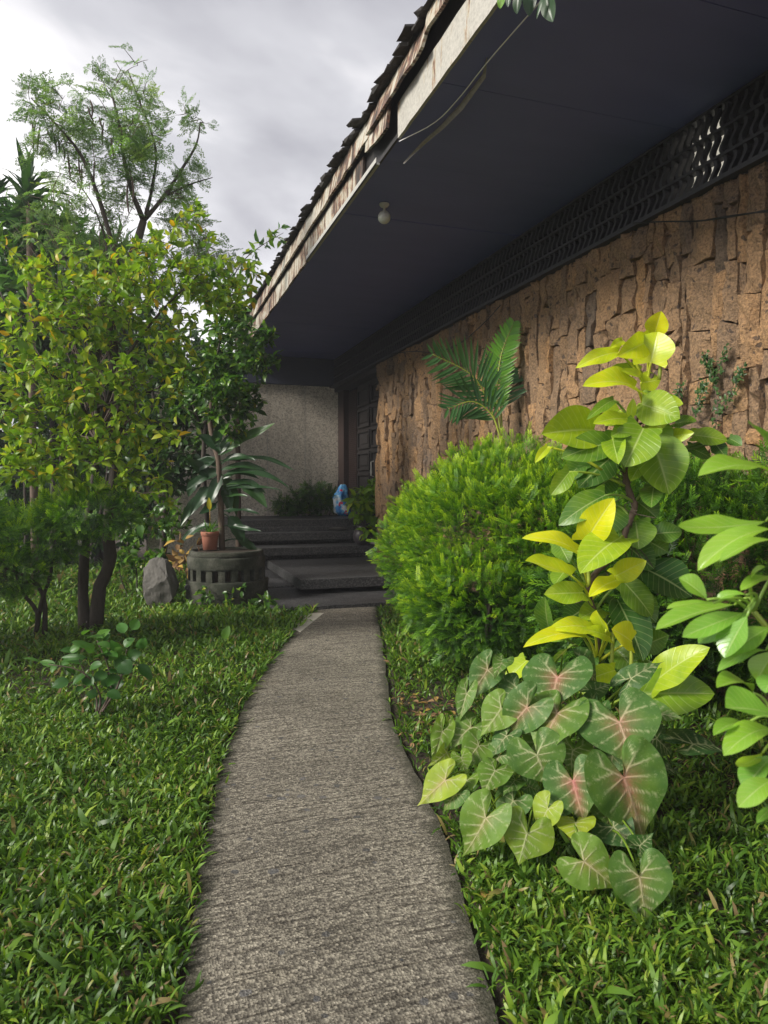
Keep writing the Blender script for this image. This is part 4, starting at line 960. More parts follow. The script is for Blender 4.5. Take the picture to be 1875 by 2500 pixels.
# ---- strap leaved dracaena growing behind the planter
def strap_plant():
    r = np.random.default_rng(21); d0 = float((PLC-CAM)@FW)+.15
    tr = [np.array([*P(*cp('D', 392, 1345), d0)[:2], .70]), P(*cp('D', 388, 1200), d0), P(*cp('D', 385, 1050), d0), P(*cp('D', 372, 900), d0), P(*cp('D', 368, 760), d0), P(*cp('D', 330, 620), d0+.05), P(*cp('D', 310, 470), d0+.1), P(*cp('D', 330, 330), d0+.1)]
    root = empty('strap_leaved_plant', tuple(tr[0]), 'tall plant with long drooping dark strap leaves rising from the round planter', 'plant')
    mb = MB(); mb.tube(smoothline(tr, 24), np.linspace(.045, .032, 24), 9); mb.put('stem', MAT['bark2'], root, True)
    LV = [((400,760),(650,690),(885,828),34,.5),((400,860),(640,770),(848,948),42,.45),((420,935),(570,850),(690,985),40,.4),((400,890),(470,930),(490,1135),72,.55),((520,915),(615,945),(697,1080),74,.6),
          ((340,985),(200,1000),(112,1205),66,.45),((320,1195),(180,1200),(88,1372),46,.4),((440,1140),(510,1200),(532,1345),74,.3),((260,890),(185,905),(168,1005),66,.25),((320,870),(230,800),(150,745),72,.15),
          ((420,680),(590,590),(752,505),56,.75),((350,650),(370,560),(410,480),60,.2),((430,1200),(540,1210),(662,1238),30,.25),((500,1290),(570,1310),(645,1400),50,.3),((400,880),(500,790),(645,885),40,.4),
          ((410,960),(520,900),(800,960),30,.3),((390,1000),(470,985),(570,1000),34,.6),((340,760),(250,770),(190,850),60,.2),((350,1050),(300,1090),(240,1120),50,.2),((390,720),(480,640),(510,660),50,.6),((300,940),(240,1000),(180,1130),60,.25),((400,1100),(520,1080),(650,1120),34,.2),
          ((380,800),(300,720),(170,800),54,.25),((380,830),(270,850),(150,960),60,.3),((390,780),(500,700),(620,760),46,.35),((380,700),(300,600),(230,590),56,.2),((385,860),(330,960),(300,1080),64,.3),((390,820),(560,760),(700,830),40,.5),((395,940),(450,1010),(440,1120),60,.4),((375,720),(420,600),(560,560),50,.4),((385,960),(290,950),(200,1060),62,.3)]
    for q, (b, m_, t, w, c) in enumerate(LV):
        dd = d0+r.normal(0, .10); B = P(*cp('D', *b), d0-.02); Mi = P(*cp('D', *m_), (d0+dd)/2); T = P(*cp('D', *t), dd-r.uniform(-.1, .2))
        m = leaf_mesh(B, T, w/2.765*d0/FPX*1.2, facing(B, .6, 0, r, .25), 0, .3, 0, 'strap', .025, c, nL=16, nW=6, seed=400+q, bend=(B+T)/4+Mi/2, stalk=smoothline(tr, 24)[np.argmin(np.linalg.norm(smoothline(tr, 24)-B, axis=1))], sr=.008); m.put('leaf', MAT['dracaena'], root, True)
strap_plant()

# ---- palm against the stone wall
def palm():
    r = np.random.default_rng(31); d0 = 7.55; base = P(*cp('E', 890, 880), d0); g = np.array([base[0]+.02, base[1]+.02, 0])
    root = empty('young_palm', tuple(g), 'young palm with stiff green fronds against the stone wall', 'palm')
    mb = MB(); mb.tube(smoothline([g, (g+base)/2, base], 10), .022, 8); mb.put('stem', MAT['stalk'], root, True)
    FR = [([(885,880),(800,640),(700,500),(490,392)], 21, .20, .30, (.0, -.25)), ([(885,880),(862,640),(885,400),(955,212)], 30, .17, .85, (.15, -.1)), ([(880,870),(830,740),(720,665),(580,705)], 15, .19, .2, (0, -.25)), ([(890,850),(885,650),(920,500),(985,440)], 14, .21, .12, (.45, .15))]
    for pts, n, ll, col, (ds, de) in FR:
        c = smoothline([P(*cp('E', x, y), d0+ds*k/3*.6+de*(k/3)**2*.5) for k, (x, y) in enumerate(pts)], 40)
        mb = MB(); mb.tube(c, np.linspace(.012, .003, 40), 6); fr = mb.put('frond', MAT['stalk'], root, True)
        Tg = nrm(np.gradient(c, axis=0)); vw = nrm(CAM-c.mean(0))
        for k in range(n):
            f = .26+.74*k/(n-1); i = min(39, int(f*39)); t = Tg[i]; s = nrm(np.cross(t, nrm(vw+Z*.3)))
            for sd in (-1, 1):
                ln = ll*2.0*math.sin(math.pi*(.12+.80*(f-.2)/.8))**.7*r.uniform(.9, 1.08)*(1.0 if col < .8 else .62)
                dv = nrm(s*sd*1.0+t*(.55+.5*f)+vw*.25+np.array([0, 0, -.18])+r.normal(0, .05, 3))
                m = leaf_mesh(c[i], c[i]+dv*ln, .034, nrm(vw+Z*.4+s*sd*.3), -.05 if sd else .05, .35, 0, 'strap', .0, float(np.clip(col+r.normal(0, .08), 0, 1)), nL=4, nW=2, seed=k)
                m.a = {}; m.put('leaflet', MAT['palm'], fr, True)
palm()
# ------------------------------------------------------------------ clipped hedges of fine leaves
def hedge(name, label, blobs, nspr, size, seed, tint, stems, ext_=None, sunny=.35, shag=.55):
    r = np.random.default_rng(seed)
    root = empty(name, tuple(stems[0][0]*np.array([1, 1, 0])), label, 'shrub')
    mb = MB()
    for p in stems: mb.tube(smoothline(p, 10), np.linspace(.028, .010, 10), 7)
    mb.put('stems', MAT['bark'], root, True)
    pos, nr = [], []
    w = np.array([b[1]*b[2]+b[2]*b[3]+b[1]*b[3] for b in blobs]); k = r.choice(len(blobs), nspr*2, p=w/w.sum())
    q = nrm(r.normal(0, 1, (nspr*2, 3))); dep = 1-r.uniform(0, 1, nspr*2)**1.7*.42
    keep = []
    C = np.array([b[0] for b in blobs]); S = np.array([[b[1], b[2], b[3]] for b in blobs])
    lump = 1+.05*np.sin(q[:, 0]*6+k)*np.sin(q[:, 2]*7+1.3*k)+.05*np.sin(q[:, 1]*11+q[:, 2]*9)
    loc = q*(dep*lump)[:, None]
    W = C[k]+loc[:, :1]*S[k][:, :1]*RT+loc[:, 1:2]*S[k][:, 1:2]*FH+loc[:, 2:]*S[k][:, 2:]*Z
    dd = np.stack([np.sqrt((((W-C[j])@RT)/S[j, 0])**2+(((W-C[j])@FH)/S[j, 1])**2+(((W-C[j])[:, 2])/S[j, 2])**2) for j in range(len(blobs))], 1)
    inside = dd.min(1) < .60
    ok = (~inside) & (W[:, 2] > .05)
    W, q, k, dep = W[ok][:nspr], q[ok][:nspr], k[ok][:nspr], dep[ok][:nspr]; n = len(W)
    out_ = nrm(q[:, :1]/S[k][:, :1]*RT+q[:, 1:2]/S[k][:, 1:2]*FH+q[:, 2:]/S[k][:, 2:]*Z)
    d = nrm(out_*1.0+np.array([0, 0, .30])+r.normal(0, shag, (n, 3)))
    nn = nrm(np.array([0, 0, .8])+out_*.5+r.normal(0, .4, (n, 3)))
    expo = np.clip(out_@nrm(np.array([-.55, 0, .7])-.1*FH), 0, 1)         # sun side painted lighter, its light put into the tint
    tt = np.clip(tint+sunny*expo*r.uniform(.3, 1.2, n)+.55*(dep-.85)+r.normal(0, .11, n), 0, 1)  # outer new growth lighter, inner sprigs painted darker like crown shade
    tag(scatter('foliage', SPRIG[0], SPRIG[1], W-d*size*.5, frames(d, nn), size*np.exp(r.normal(0, .22, n)), tt, MAT['hedge'], root, SPRIG[2]), kind='stuff')
    return root
def gl(l, d, z): return RT*l+FH*d+np.array([0, 0, z])
def hb(l, d, z, rl, rd, rz): return (gl(l, d, z), rl, rd, rz, 1.0)
hedge('rounded_hedge', 'big rounded bright green fine leaved hedge bush right of the path',
      [hb(1.04, 6.15, 1.06, .90, .95, .88), hb(.72, 6.75, .95, .78, .9, .78), hb(1.50, 5.75, 1.02, .80, .80, .84), hb(.90, 5.80, .62, .76, .70, .54)], 18500, .097, 41, .25,
      [[gl(.95, 6.1, 0), gl(.9, 6.1, .5), gl(.7, 6.1, 1.1)], [gl(1.05, 6.15, 0), gl(1.2, 6.1, .5), gl(1.3, 6.0, 1.1)], [gl(.9, 5.95, 0), gl(.85, 5.8, .4), gl(.9, 5.6, .9)]], sunny=.60, shag=.42)
hedge('feathery_hedge', 'dark green feathery hedge behind the golden climbing plant',
      [hb(2.05, 4.95, .95, .85, .75, .82), hb(2.75, 4.6, 1.0, .8, .8, .85), hb(1.65, 5.0, .7, .6, .6, .66)], 8500, .125, 42, .20,
      [[gl(2.0, 4.9, 0), gl(2.0, 4.9, .5), gl(1.8, 4.9, 1.1)], [gl(2.1, 4.95, 0), gl(2.3, 4.9, .5), gl(2.5, 4.8, 1.1)], [gl(2.7, 4.6, 0), gl(2.7, 4.6, .6), gl(2.9, 4.6, 1.1)]], sunny=.22, shag=.6)

# ------------------------------------------------------------------ left side: trees and shrubs
def T3(cr, x, y, d): return P(*cp(cr, x, y), d)
# feathery tree with hanging pods
d = 7.7
base = ON(*cp('K3', 555, 815), 2, 0); d = float((base-CAM)@FW)
tk = [base, T3('K3', 575, 560, d), T3('K3', 640, 400, d), T3('K3', 625, 170, d), T3('K2', 690, 880, d), T3('K2', 692, 690, d), T3('K2', 655, 420, d), T3('K', 650, 1480, d), T3('K', 770, 1230, d), T3('K', 830, 1040, d)]
lm = [(tk, .075, .040), ([tk[-1], T3('K', 760, 860, d), T3('K', 720, 690, d), T3('K', 690, 480, d-.1), T3('K', 640, 280, d-.1)], .030, .010),
      ([tk[-1], T3('K', 945, 905, d), T3('K', 1050, 745, d+.1), T3('K', 1135, 600, d+.1), T3('K', 1160, 470, d+.1)], .026, .006),
      ([T3('K', 845, 1000, d), T3('K', 880, 850, d+.2), T3('K', 900, 620, d+.2), T3('K', 800, 330, d+.2), T3('K', 740, 170, d+.2)], .022, .006),
      ([T3('K', 700, 1380, d), T3('K', 600, 1000, d-.2), T3('K', 480, 680, d-.3), T3('K', 330, 490, d-.3), T3('K', 180, 330, d-.3)], .030, .006),
      ([T3('K', 950, 900, d), T3('K', 1100, 830, d+.2), T3('K', 1230, 790, d+.3)], .014, .004)]
bl = [blob(265, 230, d, 85, 85, .55, 1.3), blob(330, 330, d, 95, 100, .6, 1.2), blob(120, 235, d-.3, 68, 55, .4), blob(175, 300, d-.2, 70, 60, .4), blob(405, 400, d+.2, 55, 75, .4, 1.0), blob(250, 360, d, 90, 80, .5), blob(110, 385, d-.2, 60, 45, .4), blob(290, 150, d, 45, 35, .3, 1.4), blob(415, 250, d+.1, 38, 45, .3, 1.2), blob(85, 200, d-.3, 38, 34, .3, 1.2), blob(455, 560, d+.3, 55, 50, .4), blob(390, 470, d, 60, 60, .4, 1.2), blob(160, 440, d-.2, 80, 50, .4, .8), blob(260, 460, d, 80, 50, .4, .7), blob(430, 520, d+.2, 45, 50, .3, 1.0), blob(300, 560, d+.2, 110, 55, .4, 1.1), blob(190, 530, d, 90, 60, .4, 1.0), blob(400, 600, d+.3, 70, 55, .3, 1.0), blob(110, 300, d-.3, 75, 75, .4, 1.0), blob(90, 480, d, 70, 60, .4, .8)]
mo, tw = woody('feathery_tree', base, 'tall feathery leaved tree with hanging brown pods at upper left', 'tree', lm, bl, 620, FROND, .120, 2.0, 'moringa', 51, trad=.0042, tint=(.45, .25), start=.45, spread=.8, lift=.05, up=.9)
r = np.random.default_rng(8)
for x, y, ln in [(210,460,180),(235,480,170),(300,510,150),(320,540,110),(360,600,90),(390,640,160),(455,680,120),(470,720,160),(520,340,110),(510,380,90),(575,440,80),(185,470,100),(545,700,200),(600,470,140),(745,740,200),(735,830,180),(270,500,90),(640,560,120)]:
    a = T3('K', x, y, d-.25); b = T3('K', x+r.normal(12, 14), y+ln, d-.25); mb = MB(); mb.tube(bez(a, (a+b)/2+r.normal(0, .02, 3), b, 7), [.004, .008, .010, .011, .010, .008, .003], 6); mb.put('pod', MAT['twig'], mo, True)
# yellow-green leafy tree, many thin stems
d = 7.1; b2 = ON(*cp('K3', 495, 815), 2, 0); d2 = float((b2-CAM)@FW)
lm = [([b2, T3('K3', 480, 560, d2), T3('K3', 500, 250, d2), T3('K2', 560, 950, d2-.1), T3('K2', 540, 480, d2-.2), T3('K', 430, 1400, d2-.3)], .070, .014),
      ([T3('K2', 550, 900, d2-.1), T3('K2', 680, 500, d2-.4), T3('K2', 900, 180, d2-.5), T3('K', 1150, 1350, d2-.5)], .024, .006),
      ([T3('K2', 555, 800, d2-.2), T3('K2', 350, 560, d2-.6), T3('K2', 120, 300, d2-.8), T3('K', 0, 1450, d2-.8)], .024, .006),
      ([T3('K2', 545, 560, d2-.2), T3('K', 620, 1300, d2-.1), T3('K', 560, 1000, d2), T3('K', 440, 800, d2)], .020, .004),
      ([T3('K2', 560, 950, d2-.1), T3('K2', 330, 900, d2-.6), T3('K2', 120, 930, d2-.8), T3('K2', -40, 700, d2-.9)], .026, .006),
      ([T3('K2', 545, 700, d2-.2), T3('K2', 760, 640, d2-.4), T3('K2', 1000, 560, d2-.4)], .018, .005)]
bl = [blob(250, 640, d, 200, 120, .7, 1.2), blob(110, 700, d-.3, 130, 120, .6), blob(390, 590, d, 130, 80, .5), blob(130, 870, d-.4, 150, 110, .6, 1.2), blob(280, 820, d-.2, 120, 100, .5, .8), blob(60, 990, d-.5, 110, 60, .5), blob(230, 960, d-.4, 110, 60, .4), blob(330, 1050, d-.3, 70, 60, .4, 1.0), blob(150, 1020, d-.5, 150, 60, .4, 1.0), blob(300, 940, d-.3, 100, 70, .4, 1.0), blob(20, 850, d-.4, 80, 110, .4), blob(380, 760, d, 80, 90, .5, .8), blob(480, 640, d+.1, 70, 70, .4), blob(60, 560, d, 70, 50, .4, .5), blob(420, 485, d, 45, 45, .3, .9), blob(330, 520, d, 50, 40, .3, .7), blob(545, 590, d+.2, 40, 40, .3, .8)]
yt, _ = woody('yellowing_tree', b2, 'leafy garden tree with yellowing leaves and many thin twigs at left', 'tree', lm, bl, 1350, LEAF, .086, 5.4, 'yellow_tree', 52, trad=.0042, tint=(.52, .2), shell=.5)
# bare twigs rising through it
r = np.random.default_rng(57); mb = MB(); o0 = T3('K2', 552, 880, d2-.1)
for k in range(34):
    e = P(*D(r.uniform(-30, 330), r.uniform(430, 700)), d2+r.normal(.1, .35)); a = P(*D(r.uniform(120, 300), r.uniform(780, 950)), d2)
    c = smoothline([o0, a, (a+e)/2+r.normal(0, .10, 3), e], 12); mb.tube(c, np.linspace(.011, .0022, 12), 5, cap=False)
    for q in range(5):
        i = r.integers(6, 11); t = c[i]; g_ = nrm(c[min(11, i+1)]-c[i])+r.normal(0, .45, 3); mb.tube(bez(t, t+g_*.14, t+g_*.3+np.array([0, 0, .06]), 4), [.003, .0025, .002, .0012], 4, cap=False)
mb.put('bare_twigs', MAT['twig'], yt, True)['kind'] = 'stuff'
# fine-leaved shrub low at left
b3 = ON(*cp('K3', 200, 860), 2, 0); d3 = float((b3-CAM)@FW)-.2
hedge('fine_leaved_bush', 'low spreading bush with fine bright green leaves under the yellowing tree',
      [(P(*D(60, 1165), d3), 130*DS*d3/FPX, .55, 62*DS*d3/FPX, 1), (P(*D(190, 1105), d3-.1), 115*DS*d3/FPX, .5, 55*DS*d3/FPX, 1), (P(*D(20, 1230), d3-.2), 90*DS*d3/FPX, .45, 60*DS*d3/FPX, 1), hb(-4.3, 6.3, 1.2, .9, .8, .75), hb(-5.2, 5.7, 1.2, .9, .8, .8)], 6600, .122, 43, .34,  # two end lobes added out of view to shade the lawn
      [[b3, T3('K3', 240, 640, d3), T3('K3', 290, 480, d3), T3('K3', 330, 200, d3)], [b3, T3('K3', 215, 700, d3), T3('K3', 120, 560, d3), T3('K3', 40, 250, d3-.2)], [b3+RT*.1, T3('K3', 250, 600, d3), T3('K3', 130, 480, d3), T3('K3', -60, 420, d3)]], sunny=.5, shag=.55)
# citrus-like bush over the planter with an arching branch
d = 9.9; b4 = gl((520-937)*10.4/FPX, 10.5, 0); d4 = 10.0
lm = [([b4, T3('K2', 1180, 1150, d4), T3('K2', 1190, 800, d4), T3('K2', 1240, 520, d4), T3('K2', 1280, 250, d4)], .045, .012),
      ([T3('K2', 1190, 900, d4), T3('K2', 1100, 640, d4), T3('K2', 1000, 420, d4)], .02, .006), ([T3('K2', 1230, 560, d4), T3('K2', 1400, 420, d4), T3('K2', 1560, 320, d4-.2)], .016, .005),
      ([T3('K', 1285, 1500, d4), T3('K', 1340, 1380, d4), T3('K', 1420, 1260, d4-.2), T3('K', 1520, 1180, d4-.3), T3('K', 1640, 1110, d4-.4)], .010, .003),
      ([T3('K2', 1280, 250, d4), T3('K', 1290, 1560, d4), T3('K', 1285, 1500, d4)], .012, .010)]
bl = [blob(500, 780, d4, 75, 130, .6, 1.1), blob(560, 760, d4-.2, 45, 65, .3, 1.0), blob(440, 850, d4+.1, 70, 110, .5), blob(490, 640, d4, 60, 60, .4, .7), blob(530, 880, d4-.1, 50, 60, .35, .7), blob(575, 730, d4-.2, 22, 20, .2, 2.0), blob(462, 850, d4-.55, 55, 60, .2, 1.6), blob(500, 930, d4-.5, 40, 25, .2, 1.2)]
arch = np.array([T3('K', x, y, d4-.3) for x, y in [(1400,1290),(1430,1225),(1470,1215),(1500,1170),(1540,1200),(1560,1130),(1590,1100),(1610,1140),(1640,1170),(1640,1080),(1480,1250),(1390,1340),(1360,1400)]])
woody('glossy_bush', b4, 'dark glossy small leaved bush behind the round planter with one arching branch', 'bush', lm, bl, 620, LEAF, .105, 6.0, 'citrus', 53, trad=.004, tint=(.48, .24), extra=arch)
# darker bush between the trunks
d5 = 10.6; b5 = gl((390-937)*d5/FPX, d5, 0)
lm = [([b5, T3('K2', 950, 1350, d5), T3('K2', 960, 1100, d5), T3('K2', 900, 800, d5), T3('K2', 880, 500, d5)], .06, .015), ([T3('K2', 955, 1200, d5), T3('K2', 1050, 1000, d5), T3('K2', 1060, 650, d5)], .03, .008), ([T3('K2', 950, 1100, d5), T3('K2', 700, 900, d5), T3('K2', 560, 700, d5)], .03, .008)]
bl = [blob(370, 830, d5, 110, 130, .7), blob(330, 980, d5, 110, 110, .6), blob(400, 960, d5-.2, 60, 90, .4), blob(280, 760, d5+.3, 110, 110, .6)]
woody('dark_bush', b5, 'dense dark green bush in shade between the tree trunks', 'bush', lm, bl, 520, LEAF, .12, 8.0, 'dark_leaf', 54, tint=(.5, .25))
# undergrowth by the boulder
d6 = 9.9; b6 = gl((330-937)*d6/FPX, d6, 0)
lm = [([b6, b6+np.array([0, 0, .4]), T3('K3', 740, 330, d6)], .014, .005), ([b6+RT*.1, T3('K3', 830, 480, d6), T3('K3', 860, 250, d6)], .012, .004), ([b6+RT*.25, T3('K3', 950, 420, d6), T3('K3', 980, 230, d6)], .010, .004), ([b6-RT*.1, T3('K3', 700, 500, d6), T3('K3', 680, 330, d6)], .010, .004)]
bl = [blob(300, 1120, d6, 45, 40, .3), blob(365, 1130, d6, 45, 50, .3), blob(280, 1190, d6, 30, 45, .25), blob(330, 1215, d6-.1, 60, 30, .3)]
woody('leafy_undergrowth', b6, 'small leafy shrub growing behind the grey boulder', 'shrub', lm, bl, 150, LEAF, .10, 5.0, 'citrus', 55, tint=(.55, .2))
# long-leaved bamboo-like clump
d7 = 10.8; b7 = gl((60-937)*d7/FPX, d7, 0)
lm = [([b7+RT*a, b7+RT*a*1.6+np.array([0, 0, 2.0]), P(*D(40+a*190, 560), d7)], .03, .008) for a in (-.3, 0, .35, .8)]
bl = [blob(60, 520, d7, 110, 75, .7, 1.2), blob(170, 560, d7, 90, 60, .6), blob(20, 640, d7, 100, 90, .7), blob(110, 480, d7, 60, 30, .4), blob(250, 560, d7+.2, 50, 40, .4)]
LONG = T_leaf(.20, .03, .25)
woody('bamboo_clump', b7, 'clump of long narrow bright green leaves behind the trees at far left', 'bamboo', lm, bl, 420, LONG, .30, 6.0, 'bamboo', 56, tint=(.5, .25), spread=.9)
# tall strap-leaved crown against the sky
def crown_plant(u, v, d, n, ln, seed, label, stem=True):
    r = np.random.default_rng(seed); h = P(*D(u, v), d); g = np.array([h[0], h[1], 0])
    root = empty('strap_leaved_tree', tuple(g), label, 'tree')
    mb = MB(); mb.tube(smoothline([g, (g+h)/2, h], 10), np.linspace(.06, .04, 10), 8); mb.put('trunk', MAT['bark2'], root, True)
    for k in range(n):
        el = r.uniform(-.35, 1.45); az = k*2.399; dv = np.array([math.cos(az)*math.cos(el), math.sin(az)*math.cos(el), math.sin(el)])
        B = h+np.array([0, 0, r.uniform(-.30, .15)]); l_ = ln*r.uniform(.8, 1.1); T = B+dv*l_+np.array([0, 0, -.30*l_*math.cos(el)**2])
        m = leaf_mesh(B, T, .085, nrm(np.array([0, 0, 1.0])+r.normal(0, .2, 3)-.3*dv), .10, .3, 0, 'strap', .01, float(np.clip(r.normal(.4, .2), 0, 1)), nL=8, nW=2, seed=k); m.a = {}; m.put('leaf', MAT['dracaena'], root, True)
crown_plant(62, 425, 10.2, 46, .62, 61, 'strap leaved crown standing against the sky at far left')
crown_plant(-20, 440, 10.6, 40, .6, 62, 'strap leaved crown cut by the left edge of the picture')
crown_plant(512, 720, 13.5, 36, .75, 63, 'strap leaved crown half hidden behind the glossy bush near the eaves')
# dense dark trees along the garden boundary
BT = [(110, 730, 12.6, 160, 140, 'mid green tree filling the gap behind the yellowing leaves'), (-110, 900, 13.5, 150, 300, 'broad dark tree behind the low bush at far left'), (60, 880, 14.5, 150, 330, 'dark tree behind the yellowing tree at left'), (210, 850, 14.0, 140, 300, 'dark tree directly behind the twin trunks'), (350, 850, 17.5, 110, 240, 'dark tree left of the glossy bush')]
for k, (u, v, dd, ru, rv, lab) in enumerate(BT):
    g = P(*D(u, v), dd); g = np.array([g[0], g[1], 0])
    top = P(*D(u, v), dd)
    lm = [([g, g+np.array([0, 0, 1.0]), top+np.array([0, 0, -.3])], .10, .03)]
    bl = [blob(u, v, dd, ru, rv, 1.0), blob(u-ru*.4, v+rv*.55, dd-.3, ru*.8, rv*.5, .8), blob(u+ru*.4, v+rv*.5, dd-.3, ru*.8, rv*.5, .8), blob(u, v+rv*.9, dd-.5, ru*.9, rv*.35, .7)]
    woody('boundary_tree', g, lab, 'tree', lm, bl, 420, LEAF, .21, 11.0, 'dark_leaf', 70+k, group='dark trees along the garden boundary', tint=(.5, .25), trad=.006, shell=.4)
# twiggy bare stems above the yellowing tree
# seedling shrub in the lawn
bs = ON(232, 1765, 2, 0); ds_ = float((bs-CAM)@FW)
root = empty('lawn_seedling', tuple(bs), 'small broad leaved seedling shrub in the lawn at left', 'shrub')
r = np.random.default_rng(91)
stm = [[bs, T3('K3', 640, 1150, ds_), T3('K3', 620, 1000, ds_), T3('K3', 560, 860, ds_)], [bs, T3('K3', 580, 1180, ds_), T3('K3', 470, 1040, ds_-.05), T3('K3', 280, 1000, ds_-.1)], [bs, T3('K3', 680, 1130, ds_), T3('K3', 720, 980, ds_+.05), T3('K3', 740, 880, ds_+.05)], [bs, T3('K3', 560, 1200, ds_), T3('K3', 500, 1080, ds_), T3('K3', 450, 950, ds_)]]
mb = MB()
for p in stm: mb.tube(smoothline(p, 10), np.linspace(.008, .003, 10), 6)
mb.put('stem', MAT['twig'], root, True)
for q, (bx, by, tx, ty, w, c) in enumerate([(455,930,345,920,42,.5),(500,960,352,962,30,.45),(560,960,620,935,50,.5),(632,980,702,900,48,.85),(620,960,580,890,40,.6),(520,900,410,870,34,.7),(500,850,600,850,40,.75),(480,830,530,800,40,.8),(620,1050,540,1100,60,.35),(640,1050,715,1060,75,.3),(650,1110,720,1110,70,.25),(320,1010,230,985,36,.7),(230,985,130,965,22,.75),(380,1030,440,1060,50,.5),(440,1060,360,1010,40,.55),(700,990,760,1050,75,.2),(720,900,780,850,55,.5),(560,1180,500,1170,50,.25),(600,1200,560,1260,60,.2),(480,1130,440,1160,40,.3),(640,820,600,880,45,.5),(720,820,690,760,50,.6),(760,800,800,740,50,.65),(590,1000,520,1020,40,.4),(400,1100,300,1130,60,.25),(800,1000,880,1090,50,.3),(560,860,640,800,50,.8),(540,930,480,880,46,.7),(600,940,680,960,56,.5),(470,1000,380,980,44,.6),(430,960,350,1010,40,.6),(500,1060,420,1120,52,.4),(660,1000,740,960,60,.4),(680,1060,620,1130,56,.3),(540,1120,480,1060,50,.35),(700,920,640,860,50,.6),(740,960,820,930,56,.4),(580,1100,660,1150,56,.25),(620,1160,700,1200,50,.25),(330,1000,300,1050,36,.6),(560,1010,500,960,46,.5),(460,900,400,930,40,.7),(780,900,850,860,46,.45),(640,900,560,880,44,.7)]):
    B, T = T3('K3', bx, by, ds_+r.normal(0, .05)), T3('K3', tx, ty, ds_-r.uniform(-.05, .08)); al = np.vstack([smoothline(p, 10) for p in stm])
    st = al[np.argmin(np.linalg.norm(al-B, axis=1))]
    m = leaf_mesh(B, T, w/2.37*ds_/FPX*1.35, facing(B, .9, -.1, r, .45), .06, .25, 0, 'ovate', .01, c*.8, nL=8, nW=4, stalk=st, sr=.0018, seed=500+q); m.a = {}; m.put('leaf', MAT['bamboo'], root, True)
g = ON(540, 1585, 2, 0); dg = float((g-CAM)@FW)
root = empty('single_leaf_weed', tuple(g), 'single upright oval leaf standing in the lawn', 'weed')
m = leaf_mesh(P(546, 1560, dg), P(560, 1527, dg), .09, -FW+.2*Z, .05, .2, 0, 'ovate', .01, .6, nL=8, nW=4, stalk=g, sr=.002); m.a = {}; m.put('leaf', MAT['citrus'], root, True)

# ------------------------------------------------------------------ small plants near the steps
def tuft(name, base, label, cat, n, ln, w, mat, seed, tint, lean=.8, shape='strap', spread=.05):
    r = np.random.default_rng(seed); root = empty(name, tuple(base), label, cat)
    for k in range(n):
        az = k*2.399+r.normal(0, .3); el = r.uniform(.35, 1.35); dv = np.array([math.cos(az)*math.cos(el), math.sin(az)*math.cos(el), math.sin(el)])
        B = base+r.normal(0, spread, 3)*np.array([1, 1, 0]); l_ = ln*r.uniform(.7, 1.15); T = B+dv*l_+np.array([0, 0, -.35*lean*l_*math.cos(el)])
        m = leaf_mesh(B, T, w*r.uniform(.8, 1.2), nrm(Z+r.normal(0, .2, 3)-dv*.3), .12*lean, .3, 0, shape, .01, float(np.clip(r.normal(tint, .15), 0, 1)), nL=7, nW=2, seed=k); m.a = {}; m.put('leaf', MAT[mat], root, True)
    return root
root = tuft('potted_lily', POT+np.array([0, 0, .19]), 'small green strap leaved plant growing in the terracotta pot', 'plant', 24, .26, .026, 'bamboo', 81, .6, spread=.02)
B = POT+np.array([0, .0, .2]); m = leaf_mesh(B+np.array([0, 0, .33]), B+np.array([-.01, 0, .50]), .07, -FW, .03, .25, 0, 'ovate', .0, .9, nL=8, nW=4, stalk=B, sr=.003); m.a = {}; m.put('leaf', MAT['yellow_tree'], root, True)
fb = ON(750, 1258, 1, 14.75); fb[2] = .945
bl = [(fb+np.array([-.45, 0, .22]), .32, .2, .24, 1), (fb+np.array([.05, .02, .30]), .38, .2, .30, 1), (fb+np.array([.45, .05, .42]), .22, .15, .26, 1), (fb+np.array([.0, .0, .62]), .12, .1, .10, .7)]
lm = [([fb+np.array([x, .05, 0]), fb+np.array([x*1.05, .02, .2]), fb+np.array([x*1.1, 0, .5])], .008, .003) for x in (-.45, -.2, .05, .3, .5)]
woody('fern_bush', fb, 'dark green ferny bush at the foot of the pebble concrete wall', 'bush', lm, bl, 190, SPRIG, .22, 2.2, 'citrus', 82, tint=(.42, .2), trad=.002, tT=SPRIG[2]*.4)
jb = JAR+np.array([.0, 0, .33])
bl = [(jb+np.array([-.05, 0, .35]), .28, .25, .32, 1), (jb+np.array([.25, .1, .55]), .35, .25, .30, 1), (jb+np.array([.1, -.1, -.05]), .28, .25, .2, .8)]
lm = [([jb, jb+np.array([-.04, 0, .3]), jb+np.array([-.06, 0, .65])], .010, .004), ([jb, jb+np.array([.12, .05, .3]), jb+np.array([.28, .1, .75])], .010, .004)]
woody('variegated_shrub', jb, 'yellow veined leafy shrub in the dark jar beside the steps', 'shrub', lm, bl, 90, T_leaf(.42, .08, .25), .17, 4.5, 'yellow_tree', 83, tint=(.38, .16))
wb = ON(480, 1500, 2, 0)
for k, (u, v, h, lab) in enumerate([(505, 1492, .28, 'small broad leaved weed at the foot of the round planter'), (580, 1490, .32, 'leafy weed between the round planter and the lowest step'), (640, 1500, .25, 'weed in the grass beside the lowest step')]):
    g = ON(u, v, 2, 0); rr_ = np.random.default_rng(84+k)
    bl = [(g+np.array([0, 0, h*.6]), .16, .12, h*.5, 1)]
    woody('weed', g, lab, 'weed', [([g, g+np.array([.01, 0, h*.4]), g+np.array([.02, 0, h*.8])], .004, .002)], bl, 12, LEAF, .085, 2.5, 'citrus', 84+k, tint=(.5, .2), trad=.0015)
